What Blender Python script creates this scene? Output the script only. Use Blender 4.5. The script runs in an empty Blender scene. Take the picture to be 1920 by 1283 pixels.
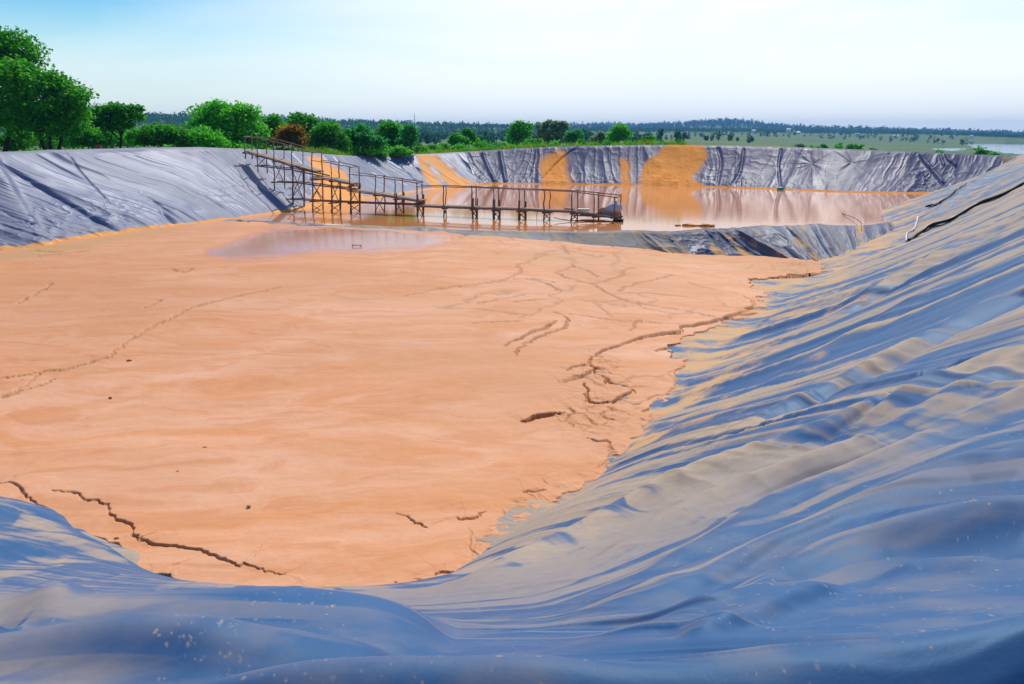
import bpy, math, random
import numpy as np
from mathutils import Vector

rng = np.random.default_rng(7)
random.seed(7)
SC = bpy.context.scene
COL = SC.collection
R = math.radians

# ------------------------------------------------------------------ camera geometry
CAMZ = 4.5
F = 1600.0                       # focal length in photo pixels (1920 wide)
PITCH = math.atan((641.5 - 252.0) / F)
CP, SP = math.cos(PITCH), math.sin(PITCH)

def ray(px, py):
    u = (px - 960.0) / F
    v = (641.5 - py) / F
    return np.array([u, CP + v * SP, -SP + v * CP])

def at_z(px, py, z):
    d = ray(px, py)
    return np.array([0, 0, CAMZ]) + d * ((z - CAMZ) / d[2])

def at_y(px, py, y):
    d = ray(px, py)
    return np.array([0, 0, CAMZ]) + d * (y / d[1])

# ------------------------------------------------------------------ noise
def _hash(ix, iy, seed):
    h = (ix.astype(np.int64) * 374761393 + iy.astype(np.int64) * 668265263 + seed * 974634777) & 0xFFFFFFFF
    h = ((h ^ (h >> 13)) * 1274126177) & 0xFFFFFFFF
    h = h ^ (h >> 16)
    return (h & 0xFFFFFF) / float(0xFFFFFF)

def vnoise(x, y, seed=0):
    x = np.asarray(x, float); y = np.asarray(y, float)
    ix = np.floor(x); iy = np.floor(y)
    fx = x - ix; fy = y - iy
    ix = ix.astype(np.int64); iy = iy.astype(np.int64)
    sx = fx * fx * fx * (fx * (fx * 6 - 15) + 10)
    sy = fy * fy * fy * (fy * (fy * 6 - 15) + 10)
    a = _hash(ix, iy, seed); b = _hash(ix + 1, iy, seed)
    c = _hash(ix, iy + 1, seed); d = _hash(ix + 1, iy + 1, seed)
    return (a * (1 - sx) + b * sx) * (1 - sy) + (c * (1 - sx) + d * sx) * sy

def fbm(x, y, oct=4, seed=0, gain=0.5):
    s = 0.0; a = 1.0; t = 0.0
    for o in range(oct):
        s = s + a * vnoise(x * 2 ** o + 13.7 * o, y * 2 ** o - 7.3 * o, seed + o)
        t += a; a *= gain
    return s / t

def ridged(x, y, seed=0):
    return 1 - np.abs(2 * vnoise(x, y, seed) - 1)

def softr(x, y, seed=0, w=.42):
    return np.exp(-((2 * vnoise(x, y, seed) - 1) / w) ** 2)

def sst(a, b, x):
    t = np.clip((np.asarray(x, float) - a) / (b - a), 0, 1)
    return t * t * (3 - 2 * t)

def worley(x, y, seed=0):
    ix = np.floor(x).astype(np.int64); iy = np.floor(y).astype(np.int64)
    f1 = np.full(x.shape, 9.0); f2 = np.full(x.shape, 9.0)
    for dx in (-1, 0, 1):
        for dy in (-1, 0, 1):
            cx = ix + dx; cy = iy + dy
            px = cx + _hash(cx, cy, seed); py = cy + _hash(cx, cy, seed + 5)
            d = np.hypot(px - x, py - y)
            f2 = np.where(d < f1, f1, np.minimum(f2, d))
            f1 = np.minimum(f1, d)
    return f1, f2

# ------------------------------------------------------------------ polylines
def smooth_poly(pts, n):
    """Catmull-Rom resample; pts (k, m)."""
    p = np.asarray(pts, float)
    q = np.vstack([2 * p[0] - p[1], p, 2 * p[-1] - p[-2]])
    k = len(p) - 1
    t = np.linspace(0, k, n); i = np.minimum(t.astype(int), k - 1); f = (t - i)[:, None]
    a, b, c, d = q[i], q[i + 1], q[i + 2], q[i + 3]
    return 0.5 * (2 * b + (c - a) * f + (2 * a - 5 * b + 4 * c - d) * f ** 2 + (3 * b - 3 * c + d - a) * f ** 3)

def poly_dist(P, L, vals=None, signed=False):
    """distance from points P (n,2) to polyline L (k,2); also interpolated vals, side sign, parameter."""
    n = len(P)
    best = np.full(n, 1e9); bv = np.zeros(n); bs = np.zeros(n); bt = np.zeros(n)
    k = len(L) - 1
    for i in range(k):
        a = L[i]; d = L[i + 1] - a; l2 = d @ d + 1e-12
        rx = P[:, 0] - a[0]; ry = P[:, 1] - a[1]
        t = np.clip((rx * d[0] + ry * d[1]) / l2, 0, 1)
        q = (rx - t * d[0]) ** 2 + (ry - t * d[1]) ** 2
        m = q < best
        best = np.where(m, q, best)
        bt = np.where(m, (i + t) / k, bt)
        if vals is not None:
            bv = np.where(m, vals[i] + t * (vals[i + 1] - vals[i]), bv)
        if signed:
            bs = np.where(m, np.sign(d[0] * ry - d[1] * rx), bs)
    return np.sqrt(best), bv, bs, bt

def in_poly(P, L):
    x, y = P[:, 0], P[:, 1]
    ins = np.zeros(len(P), bool)
    k = len(L)
    for i in range(k):
        x1, y1 = L[i]; x2, y2 = L[(i + 1) % k]
        if y1 == y2: continue
        c = ((y1 > y) != (y2 > y)) & (x < (x2 - x1) * (y - y1) / (y2 - y1) + x1)
        ins ^= c
    return ins

# ------------------------------------------------------------------ object helpers
def link(name, me, mat=None, parent=None):
    o = bpy.data.objects.new(name, me); COL.objects.link(o)
    if mat is not None and me is not None: me.materials.append(mat)
    if parent is not None: o.parent = parent
    return o

def tag(o, label=None, cat=None, group=None, kind=None):
    if label: o['label'] = label
    if cat: o['category'] = cat
    if group: o['group'] = group
    if kind: o['kind'] = kind
    return o

def empty(name, loc=(0, 0, 0)):
    o = bpy.data.objects.new(name, None); COL.objects.link(o)
    o.location = loc; o.empty_display_size = 0.2
    return o

def mesh_np(name, V, Fq, smooth=True, attrs=None, uv=None):
    """V (n,3), Fq (m,4 or 3) int."""
    me = bpy.data.meshes.new(name)
    V = np.ascontiguousarray(V, np.float32); Fq = np.ascontiguousarray(Fq, np.int32)
    m, s = Fq.shape
    me.vertices.add(len(V)); me.vertices.foreach_set('co', V.ravel())
    me.loops.add(m * s); me.loops.foreach_set('vertex_index', Fq.ravel())
    me.polygons.add(m)
    me.polygons.foreach_set('loop_start', np.arange(0, m * s, s, dtype=np.int32))
    me.polygons.foreach_set('loop_total', np.full(m, s, np.int32))
    me.polygons.foreach_set('use_smooth', np.full(m, smooth, bool))
    if attrs:
        for k, a in attrs.items():
            at = me.attributes.new(k, 'FLOAT', 'POINT')
            at.data.foreach_set('value', np.ascontiguousarray(a, np.float32))
    if uv is not None:
        l = me.uv_layers.new(name='UVMap')
        l.data.foreach_set('uv', np.ascontiguousarray(uv[Fq.ravel()], np.float32).ravel())
    me.update(calc_edges=True); me.validate()
    return me

def grid_faces(nr, nc):
    i = np.arange(nr - 1)[:, None] * nc + np.arange(nc - 1)[None, :]
    return np.stack([i, i + 1, i + nc + 1, i + nc], -1).reshape(-1, 4)

def cull(V, Fq, keepv, attrs, uv=None):
    Fq = Fq[keepv[Fq].all(1)]
    used = np.zeros(len(V), bool); used[Fq.ravel()] = True
    idx = np.cumsum(used) - 1
    return V[used], idx[Fq], {k: a[used] for k, a in attrs.items()}, (uv[used] if uv is not None else None)

class MB:
    def __init__(self): self.v = []; self.f = []
    def tube(self, pts, rad, n=6, caps=True, bend=0.0):
        pts = [Vector(p) for p in pts]
        if not hasattr(rad, '__len__'): rad = [rad] * len(pts)
        base = len(self.v)
        up0 = Vector((0.31, 0.17, 0.94))
        for i, p in enumerate(pts):
            d = (pts[min(i + 1, len(pts) - 1)] - pts[max(i - 1, 0)])
            d.normalize() if d.length > 0 else None
            a = d.cross(up0)
            if a.length < 0.05: a = d.cross(Vector((1, 0, 0)))
            a.normalize(); b = d.cross(a)
            for k in range(n):
                an = 2 * math.pi * k / n
                self.v.append(tuple(p + (a * math.cos(an) + b * math.sin(an)) * rad[i]))
        for i in range(len(pts) - 1):
            for k in range(n):
                k2 = (k + 1) % n
                self.f.append((base + i * n + k, base + i * n + k2, base + (i + 1) * n + k2, base + (i + 1) * n + k))
        if caps:
            self.f.append(tuple(base + k for k in range(n))[::-1])
            self.f.append(tuple(base + (len(pts) - 1) * n + k for k in range(n)))
    def hexa(self, c):
        """c: 8 corners, bottom loop 0-3 then top loop 4-7."""
        b = len(self.v); self.v += [tuple(p) for p in c]
        for q in ((3, 2, 1, 0), (4, 5, 6, 7), (0, 1, 5, 4), (1, 2, 6, 5), (2, 3, 7, 6), (3, 0, 4, 7)):
            self.f.append(tuple(b + i for i in q))
    def bar(self, a, b, side, w, h):
        """board from a to b (top centre line), side = unit vector across, width w, thickness h."""
        a = Vector(a); b = Vector(b); s = Vector(side) * (w / 2); dn = Vector((0, 0, -h))
        self.hexa([a - s + dn, b - s + dn, b + s + dn, a + s + dn, a - s, b - s, b + s, a + s])
    def build(self, name, mat, parent=None, smooth=False):
        me = bpy.data.meshes.new(name); me.from_pydata(self.v, [], self.f)
        if smooth: me.polygons.foreach_set('use_smooth', [True] * len(me.polygons))
        me.update()
        return link(name, me, mat, parent)

# ------------------------------------------------------------------ materials
class NT:
    def __init__(self, name):
        self.m = bpy.data.materials.new(name); self.m.use_nodes = True
        self.t = self.m.node_tree; self.n = self.t.nodes
        self.p = self.n['Principled BSDF']
    def new(self, typ, **kw):
        nd = self.n.new(typ)
        for k, v in kw.items(): setattr(nd, k, v)
        return nd
    def l(self, a, b): self.t.links.new(a, b)
    def val(self, sock, v):
        if hasattr(v, 'node'): self.l(v, sock)
        else: sock.default_value = v
    def attr(self, name): return self.new('ShaderNodeAttribute', attribute_name=name).outputs['Fac']
    def math(self, op, a, b=0.0, clamp=False):
        nd = self.new('ShaderNodeMath', operation=op, use_clamp=clamp)
        self.val(nd.inputs[0], a); self.val(nd.inputs[1], b); return nd.outputs[0]
    def mix(self, f, a, b):
        nd = self.new('ShaderNodeMix', data_type='RGBA')
        self.val(nd.inputs['Factor'], f); self.val(nd.inputs[6], a); self.val(nd.inputs[7], b); return nd.outputs[2]
    def mixf(self, f, a, b):
        nd = self.new('ShaderNodeMix', data_type='FLOAT')
        self.val(nd.inputs['Factor'], f); self.val(nd.inputs[2], a); self.val(nd.inputs[3], b); return nd.outputs[0]
    def coord(self, which='Object', scale=(1, 1, 1), rot=(0, 0, 0)):
        tc = self.new('ShaderNodeTexCoord'); mp = self.new('ShaderNodeMapping')
        mp.inputs['Scale'].default_value = scale; mp.inputs['Rotation'].default_value = rot
        self.l(tc.outputs[which], mp.inputs['Vector']); return mp.outputs[0]
    def noise(self, vec, scale, detail=4, rough=0.55, dist=0.0):
        nd = self.new('ShaderNodeTexNoise')
        nd.inputs['Scale'].default_value = scale; nd.inputs['Detail'].default_value = detail
        nd.inputs['Roughness'].default_value = rough; nd.inputs['Distortion'].default_value = dist
        self.l(vec, nd.inputs['Vector']); return nd.outputs['Fac']
    def ramp(self, fac, a, b, c0=(0, 0, 0, 1), c1=(1, 1, 1, 1)):
        nd = self.new('ShaderNodeMapRange'); nd.interpolation_type = 'SMOOTHSTEP'
        self.val(nd.inputs['Value'], fac); nd.inputs['From Min'].default_value = a; nd.inputs['From Max'].default_value = b
        return nd.outputs[0]
    def bump(self, h, strength=0.3, dist=0.02):
        nd = self.new('ShaderNodeBump'); nd.inputs['Strength'].default_value = strength
        nd.inputs['Distance'].default_value = dist; self.l(h, nd.inputs['Height'])
        self.l(nd.outputs[0], self.p.inputs['Normal']); return nd
    def base(self, c): self.val(self.p.inputs['Base Color'], c)
    def rough(self, v): self.val(self.p.inputs['Roughness'], v)

def rgb(r, g, b): return (r, g, b, 1.0)

def liner_material(name, plastic, plastic2, dustc, stain, rough=0.33, spec=0.5, tint=(.62, .78, 1, 1)):
    t = NT(name)
    du = t.attr('dust'); st = t.attr('stain')
    co = t.coord('Object')
    fine = t.noise(co, 9.0, 6, 0.65)
    big = t.noise(co, 0.45, 4, 0.6)
    pl = t.mix(big, plastic, plastic2)
    dm = t.math('MULTIPLY', du, t.math('ADD', t.math('MULTIPLY', fine, 0.7), 0.62), True)
    c = t.mix(dm, pl, dustc)
    sm = t.ramp(t.math('ADD', st, t.math('MULTIPLY', t.math('SUBTRACT', fine, 0.5), 0.55)), 0.15, 0.80)
    sc = t.mix(t.noise(co, 1.4, 5, 0.6), stain, (stain[0] * 0.9, stain[1] * 0.8, stain[2] * 0.7, 1))
    c = t.mix(sm, c, sc)
    t.base(c)
    t.rough(t.mixf(t.math('MAXIMUM', dm, sm), rough, 0.8))
    t.val(t.p.inputs['Specular IOR Level'], t.mixf(t.math('MAXIMUM', dm, sm), spec, .12))
    t.p.inputs['Specular Tint'].default_value = tint
    t.bump(t.math('ADD', t.noise(co, 22, 4, 0.65), t.math('MULTIPLY', t.noise(co, 5, 5, .7, 1.2), 1.6)), 0.06, 0.02)
    return t.m

M = {}
M['liner_near'] = liner_material('black_plastic_liner_painted_blue_sheen', rgb(.010, .066, .175), rgb(.020, .11, .26), rgb(.45, .33, .215), rgb(.64, .40, .20), .52, .19, (.4, .8, 1, 1))  # the sky's blue reflection is painted into the black plastic's base colour
M['liner_grey'] = liner_material('black_plastic_liner_painted_grey_sheen', rgb(.115, .137, .23), rgb(.15, .173, .268), rgb(.38, .35, .31), rgb(.95, .43, .12), .40, .13, (.8, .86, 1, 1))  # same black plastic, pale sky sheen put into its base colour
M['liner_far'] = liner_material('black_plastic_liner_dark', rgb(.06, .064, .13), rgb(.08, .08, .15), rgb(.24, .22, .22), rgb(1.0, .37, .05), .42, .07, (.8, .85, 1, 1))
M['liner_berm'] = liner_material('black_plastic_liner_muddy', rgb(.035, .055, .13), rgb(.06, .08, .16), rgb(.42, .34, .22), rgb(.70, .42, .16), .45, .15, (.7, .82, 1, 1))

def mud_material():
    t = NT('orange_clay_mud')
    co = t.coord('Object', (1, 1, 1))
    flow0 = t.coord('Object', (0.22, 0.62, 1), (0, 0, R(-18)))
    wnz = t.new('ShaderNodeTexNoise'); wnz.inputs['Scale'].default_value = .22; wnz.inputs['Detail'].default_value = 3; t.l(co, wnz.inputs['Vector'])
    vm = t.new('ShaderNodeVectorMath', operation='MULTIPLY_ADD'); t.l(wnz.outputs['Color'], vm.inputs[0]); vm.inputs[1].default_value = (1.6, 1.6, 0); t.l(flow0, vm.inputs[2])
    flow = vm.outputs[0]
    a = t.noise(flow, 0.9, 8, 0.66, 0.9)
    b = t.noise(flow, 2.6, 6, 0.62, 0.8)
    big = t.noise(co, 0.09, 4, 0.55)
    fine = t.noise(co, 14, 6, 0.7)
    c = t.mix(t.ramp(a, 0.3, 0.72), rgb(.64, .25, .078), rgb(.73, .375, .21))
    c = t.mix(t.math('MULTIPLY', t.ramp(b, 0.48, 0.66), .6), c, rgb(.60, .22, .065))
    c = t.mix(t.math('MULTIPLY', t.ramp(big, 0.42, 0.62), .65), c, rgb(.58, .24, .085))
    c = t.mix(t.math('MULTIPLY', t.ramp(fine, 0.5, 0.75), .3), c, rgb(.46, .20, .085))
    olive = t.attr('olive')
    c = t.mix(t.math('MULTIPLY', olive, .6), c, rgb(.47, .28, .09))
    damp = t.attr('damp')
    c = t.mix(t.math('MULTIPLY', damp, .6), c, rgb(.36, .16, .05))  # darker brown clay colour along the cracks
    wet = t.attr('wet')
    wn = t.noise(flow, 1.6, 5, 0.6)
    wm = t.ramp(t.math('ADD', wet, t.math('MULTIPLY', t.math('SUBTRACT', wn, .5), 1.1)), .34, .72)
    c = t.mix(t.math('MULTIPLY', t.ramp(wet, .1, .5), .7), c, rgb(.55, .21, .10))
    t.base(c)
    t.rough(t.mixf(wm, .72, .16))
    t.val(t.p.inputs['Specular IOR Level'], t.mixf(wm, .3, .75))
    h = t.math('ADD', t.math('MULTIPLY', fine, .3), t.math('MULTIPLY', b, 1.2))
    h = t.math('MULTIPLY', h, t.math('SUBTRACT', 1.0, wm))
    t.bump(h, .5, .035)
    return t.m
M['mud'] = mud_material()

def water_material(name, base, rough, bump, spec=.5):
    t = NT(name)
    co = t.coord('Object', (0.35, 1.0, 1))
    n = t.noise(co, 2.2, 4, .6)
    b = t.noise(t.coord('Object', (1, 1, 1)), .25, 3, .5)
    t.base(t.mix(b, base, (base[0] * .9, base[1] * .85, base[2] * .8, 1)))
    t.rough(rough); t.p.inputs['IOR'].default_value = 1.34
    t.p.inputs['Specular IOR Level'].default_value = spec
    rip = t.attr('ripple')
    t.bump(t.math('MULTIPLY', n, t.math('ADD', rip, .03)), bump, .05)
    return t.m
M['water'] = water_material('orange_silty_water', rgb(.68, .26, .085), .07, .12, .42)
M['lake'] = water_material('lake_water', rgb(.10, .22, .38), .12, .2)

def wood_material(name, a, b, rough=.85):
    t = NT(name); co = t.coord('Object', (1, 1, 1))
    n = t.noise(co, 6, 6, .7); g = t.noise(t.coord('Object', (3, 3, .6)), 9, 4, .6)
    t.base(t.mix(t.math('MULTIPLY', t.math('ADD', n, g), .5), a, b)); t.rough(rough)
    t.p.inputs['Specular IOR Level'].default_value = .2
    t.bump(g, .4, .01); return t.m
M['pole'] = wood_material('weathered_dark_pole_wood', rgb(.13, .065, .035), rgb(.36, .20, .115))
M['rail'] = wood_material('weathered_brown_rail_wood', rgb(.20, .115, .065), rgb(.46, .29, .18))
M['deck'] = wood_material('dusty_deck_planks', rgb(.33, .22, .15), rgb(.46, .33, .24))

def plain(name, c, rough=.6, var=.25, scale=5, spec=.4):
    t = NT(name); n = t.noise(t.coord('Object'), scale, 5, .6)
    t.base(t.mix(n, tuple(x * (1 - var) for x in c[:3]) + (1,), tuple(min(1, x * (1 + var)) for x in c[:3]) + (1,)))
    t.rough(rough); t.p.inputs['Specular IOR Level'].default_value = spec
    return t.m
M['black_rubber'] = plain('black_rubber_hose', rgb(.008, .009, .013), .45)
M['white_pvc'] = plain('white_pvc_pipe', rgb(.62, .64, .66), .4)
M['rope'] = plain('dark_rope', rgb(.03, .028, .03), .8)
M['green_plastic'] = plain('green_plastic', rgb(.02, .42, .26), .35)
M['white_sack'] = plain('white_woven_sack', rgb(.55, .57, .58), .7, .2, 3)
M['orange_cloth'] = plain('orange_clay_sack', rgb(.55, .24, .06), .8)
M['cream_board'] = plain('cream_board', rgb(.66, .58, .46), .7)
M['brick_red'] = plain('red_painted_box', rgb(.35, .08, .03), .7)
M['white_wall'] = plain('white_house_wall', rgb(.8, .8, .8), .7, .1)
M['grey_roof'] = plain('metal_sheet_roof', rgb(.5, .52, .55), .5, .15)
M['mast'] = plain('grey_mast_steel', rgb(.25, .27, .3), .6)
M['clod'] = plain('dry_clay_clod', rgb(.40, .17, .06), .9)
M['orange_clod'] = plain('orange_clay_clod', rgb(.6, .24, .05), .8)

def leaf_material(name, dark, light, tip=None):
    t = NT(name)
    gi = t.new('ShaderNodeNewGeometry')
    rnd = gi.outputs['Random Per Island']
    clump = t.noise(t.coord('Object'), 0.9, 3, .6)
    f = t.math('ADD', t.math('MULTIPLY', rnd, .55), t.math('MULTIPLY', t.ramp(clump, .35, .65), .45))
    c = t.mix(f, dark, light)
    if tip: c = t.mix(t.math('MULTIPLY', t.ramp(clump, .5, .62), .8), c, tip)
    t.base(c); t.rough(.6); t.p.inputs['Specular IOR Level'].default_value = .15
    tr = t.new('ShaderNodeBsdfTranslucent'); t.l(c, tr.inputs['Color'])
    mx = t.new('ShaderNodeMixShader'); mx.inputs[0].default_value = .45
    out = t.n['Material Output']
    t.l(t.p.outputs[0], mx.inputs[1]); t.l(tr.outputs[0], mx.inputs[2]); t.l(mx.outputs[0], out.inputs['Surface'])
    return t.m
M['leaf_dark'] = leaf_material('deep_green_leaves', rgb(.022, .20, .006), rgb(.13, .56, .02))
M['leaf_mid'] = leaf_material('mid_green_leaves', rgb(.03, .28, .01), rgb(.17, .66, .03))
M['leaf_bright'] = leaf_material('bright_green_leaves', rgb(.05, .38, .012), rgb(.22, .80, .035))
M['leaf_blue'] = leaf_material('bluish_green_leaves', rgb(.02, .24, .04), rgb(.09, .56, .11))
M['leaf_rust'] = leaf_material('rusty_leaves', rgb(.12, .09, .006), rgb(.46, .24, .015), rgb(.58, .32, .02))
M['leaf_pale'] = leaf_material('pale_grey_green_leaves', rgb(.10, .22, .09), rgb(.36, .50, .26))
M['grass'] = leaf_material('bright_grass', rgb(.08, .34, .008), rgb(.26, .60, .02), rgb(.50, .48, .03))
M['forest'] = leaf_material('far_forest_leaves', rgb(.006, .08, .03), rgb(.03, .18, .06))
M['bark'] = plain('bark', rgb(.05, .032, .022), .9)

def ground_material():
    t = NT('meadow_ground'); co = t.coord('Object')
    a = t.noise(co, .012, 6, .65); b = t.noise(t.coord('Object', (.3, 1, 1)), .05, 5, .6); c2 = t.noise(co, .7, 5, .7)
    c = t.mix(t.ramp(a, .35, .65), rgb(.10, .155, .05), rgb(.175, .20, .10))
    c = t.mix(t.ramp(b, .5, .68), c, rgb(.06, .11, .055))
    c = t.mix(t.math('MULTIPLY', c2, .5), c, rgb(.09, .19, .04))
    earth = t.attr('earth')
    c = t.mix(earth, c, t.mix(c2, rgb(.28, .17, .10), rgb(.36, .25, .16)))
    t.base(c); t.rough(.95); t.p.inputs['Specular IOR Level'].default_value = .1
    t.bump(c2, .5, .2)
    return t.m
M['ground'] = ground_material()

# ------------------------------------------------------------------ world plan of the pond
def mud_level(x, y):
    sx = 1 - sst(-3.0, 13.0, x)
    sy = sst(14.0, 43.0, y)
    return -1.1 + 1.06 * sx * sy

def on_mud(px, py):
    z = -1.0
    for _ in range(12):
        p = at_z(px, py, z); z = 0.5 * z + 0.5 * float(mud_level(p[0], p[1]))
    return at_z(px, py, z)

# --- near + right bank: paired toe / rim outline (world x, y)
def toe_px(px, py): return tuple(on_mud(px, py)[:2])
PAIRS = [  # toe (x,y), rim (x,y)
    ((-30, 16.5), (-30, 8.5)),
    ((-17, 15.0), (-17, 5.0)),
    (toe_px(0, 928), (-8.5, 2.3)),
    (toe_px(150, 1002), (-5.0, 1.35)),
    (toe_px(300, 1075), (-2.6, 1.0)),
    (toe_px(560, 1112), (-0.6, 0.9)),
    (toe_px(760, 1112), (1.3, 1.0)),
    (toe_px(880, 1052), (3.1, 1.7)),
    (toe_px(1010, 965), (4.3, 3.2)),
    (toe_px(1110, 905), (5.4, 5.0)),
    (toe_px(1210, 800), (7.4, 8.5)),
    (toe_px(1300, 690), (10.2, 13.3)),
    (toe_px(1420, 590), (14.4, 20.5)),
    (toe_px(1560, 508), (20.6, 31.0)),
    (tuple(at_z(1690, 436, -.1)[:2]), (24.5, 38.0)),
    (tuple(at_z(1650, 397, 0)[:2]), (30.2, 48.5)),
    (tuple(at_z(1742, 364, 0)[:2]), (38.2, 64.5)),
    (tuple(at_z(1800, 352, 0)[:2]), (42.5, 73.5)),
]
TOE = smooth_poly([p[0] for p in PAIRS], 90)
RIM = smooth_poly([p[1] for p in PAIRS], 90)
_seg = np.r_[0, np.cumsum(np.hypot(*np.diff(TOE, axis=0).T))]
UT = _seg.copy(); UR = _seg.copy()            # same u for corresponding samples
RIMD = smooth_poly([p[1] for p in PAIRS], 220); URD = np.interp(np.linspace(0, 1, 220), np.linspace(0, 1, 90), UR)
RIMDS = np.hypot(np.gradient(RIMD[:, 0]), np.gradient(RIMD[:, 1]))
TOE_CLOSED = np.vstack([TOE, [[34, 90], [-40, 90], [-40, 30], [-36, 18]]])
RIM_CLOSED = np.vstack([RIM, [[44, 110], [-60, 110], [-60, 30]]])
U_CORNER = float(np.interp(7.4 / 17, np.linspace(0, 1, 90), UT))

def rim_z(x, y): return 3.45 - 0.3 * sst(35, 58, y) - .40 * sst(60, 69, y) + 0.05 * np.sin(x * .4 + y * .23)
def toe_z(x, y):
    return np.where(y < 44, mud_level(x, y), 0) * (1 - sst(35.0, 41.5, y)) - 0.03

def near_base(P):
    """P (n,2) -> z, t, u, toe distance."""
    z = np.empty(len(P)); tt = np.empty(len(P)); uu = np.empty(len(P)); dd = np.empty(len(P))
    for s in range(0, len(P), 120000):
        q = P[s:s + 120000]
        dT, uT, _, _ = poly_dist(q, TOE, UT)
        S_ = np.zeros(len(q)); SU = np.zeros(len(q))
        for (rx_, ry_), ur_, ds_ in zip(RIMD, URD, RIMDS):
            w_ = 1.0 / ((q[:, 0] - rx_) ** 2 + (q[:, 1] - ry_) ** 2 + .02); w_ = w_ * w_ * w_ * ds_
            S_ += w_; SU += w_ * ur_
        uR = SU / S_; dR = (S_ / 1.178) ** -.2
        inT = in_poly(q, TOE_CLOSED); inR = in_poly(q, RIM_CLOSED)
        t = dT / (dT + dR + 1e-9)
        u = uT * (1 - t) + uR * t
        pw = 0.93 + 0.27 * sst(U_CORNER + 1, U_CORNER + 9, u)
        zt = toe_z(q[:, 0], q[:, 1]); zr = rim_z(q[:, 0], q[:, 1])
        zz = zt + (zr - zt) * t ** pw
        zz = np.where(inT, zt - dT * np.where(u > U_CORNER, .03 + .35 * sst(33.5, 36, q[:, 1]), .2), zz)
        t = np.where(inT, -dT / 8, t); u = np.where(inT, uT, u)
        out = ~inR
        zz = np.where(out, zr - 0.02 * dR, zz); t = np.where(out, 1 + dR / 8, t); u = np.where(out, uR, u)
        z[s:s + 120000] = zz; tt[s:s + 120000] = t; uu[s:s + 120000] = u; dd[s:s + 120000] = np.where(inT, -dT, dT)
    return z, tt, uu, dd

_D = np.concatenate([np.linspace(1.2, 8, 240), np.linspace(8.05, 30, 300), np.linspace(30.2, 80, 200)])
def on_bank(px, py, lift=0.0):
    d = ray(px, py); d = d / d[1]
    Q = np.array([0, 0, CAMZ]) + _D[:, None] * d
    z = near_base(Q[:, :2])[0] + lift
    hit = np.where(Q[:, 2] <= z)[0]
    i = hit[0] if len(hit) else len(_D) - 1
    return np.array([Q[i, 0], Q[i, 1], z[i]])

# --- left and far bank: paired toe / rim
LP = []
def lp(tpx, tpy, rpx, rpy, run, z=None):
    if z is None: tp = on_mud(tpx, tpy)
    else: tp = at_z(tpx, tpy, z)
    LP.append((tp, at_y(rpx, rpy, tp[1] + run)))
LP.append((np.array([-38, 18, -.4]), np.array([-45, 15, 3.5])))
LP.append((np.array([-33, 27.5, -.3]), np.array([-39, 32, 3.6])))
lp(0, 470, -110, 287, 4.2); lp(115, 454, 5, 285, 4.2); lp(230, 437, 120, 281, 4.4); lp(340, 423, 230, 279, 4.6)
lp(450, 411, 340, 276.5, 4.6)
lp(560, 394, 455, 279, 4.4, 0); lp(640, 381, 545, 283.5, 5, 0); lp(720, 368, 640, 291.5, 5.4, 0); lp(800, 356.5, 710, 293.5, 6, 0)
lp(850, 350, 790, 289.5, 6, 0); lp(900, 346, 870, 285, 6, 0)
lp(960, 345, 960, 279.5, 6, 0); lp(1050, 345.5, 1050, 275, 6, 0); lp(1150, 347, 1150, 273, 6, 0); lp(1250, 348.5, 1250, 272, 6, 0)
lp(1350, 351.5, 1360, 273.5, 6, 0); lp(1450, 355, 1470, 276, 6, 0); lp(1560, 359.5, 1580, 279.5, 6, 0); lp(1660, 362, 1690, 284, 6, 0)
lp(1740, 363, 1780, 288, 6, 0); lp(1800, 364, 1850, 291, 6, 0); lp(1870, 366, 1935, 294, 6, 0)
SPLIT = 12            # index of the corner between the left and far walls
LT = np.array([a for a, b in LP]); LR = np.array([b for a, b in LP])

def project(V):
    x = V[..., 0]; dy = V[..., 1]; dz = V[..., 2] - CAMZ
    dep = dy * CP - dz * SP
    return 960 + F * x / dep, 641.5 - F * (dy * SP + dz * CP) / dep

# ------------------------------------------------------------------ stains in the walls' own outlines
def poly_sd(px, py, poly, round_=False):
    """signed distance (positive inside) of arrays px,py to polygon, in photo pixels."""
    P = np.stack([px.ravel(), py.ravel()], 1); L = np.array(poly + [poly[0]], float)
    if round_: L = smooth_poly(L, len(L) * 5)
    lo = L.min(0) - 30; hi = L.max(0) + 30
    m = (P > lo).all(1) & (P < hi).all(1)
    out = np.full(len(P), -99.0)
    if m.any():
        d = poly_dist(P[m], L)[0]
        out[m] = np.where(in_poly(P[m], L[:-1]), d, -d)
    return out.reshape(px.shape)

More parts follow.
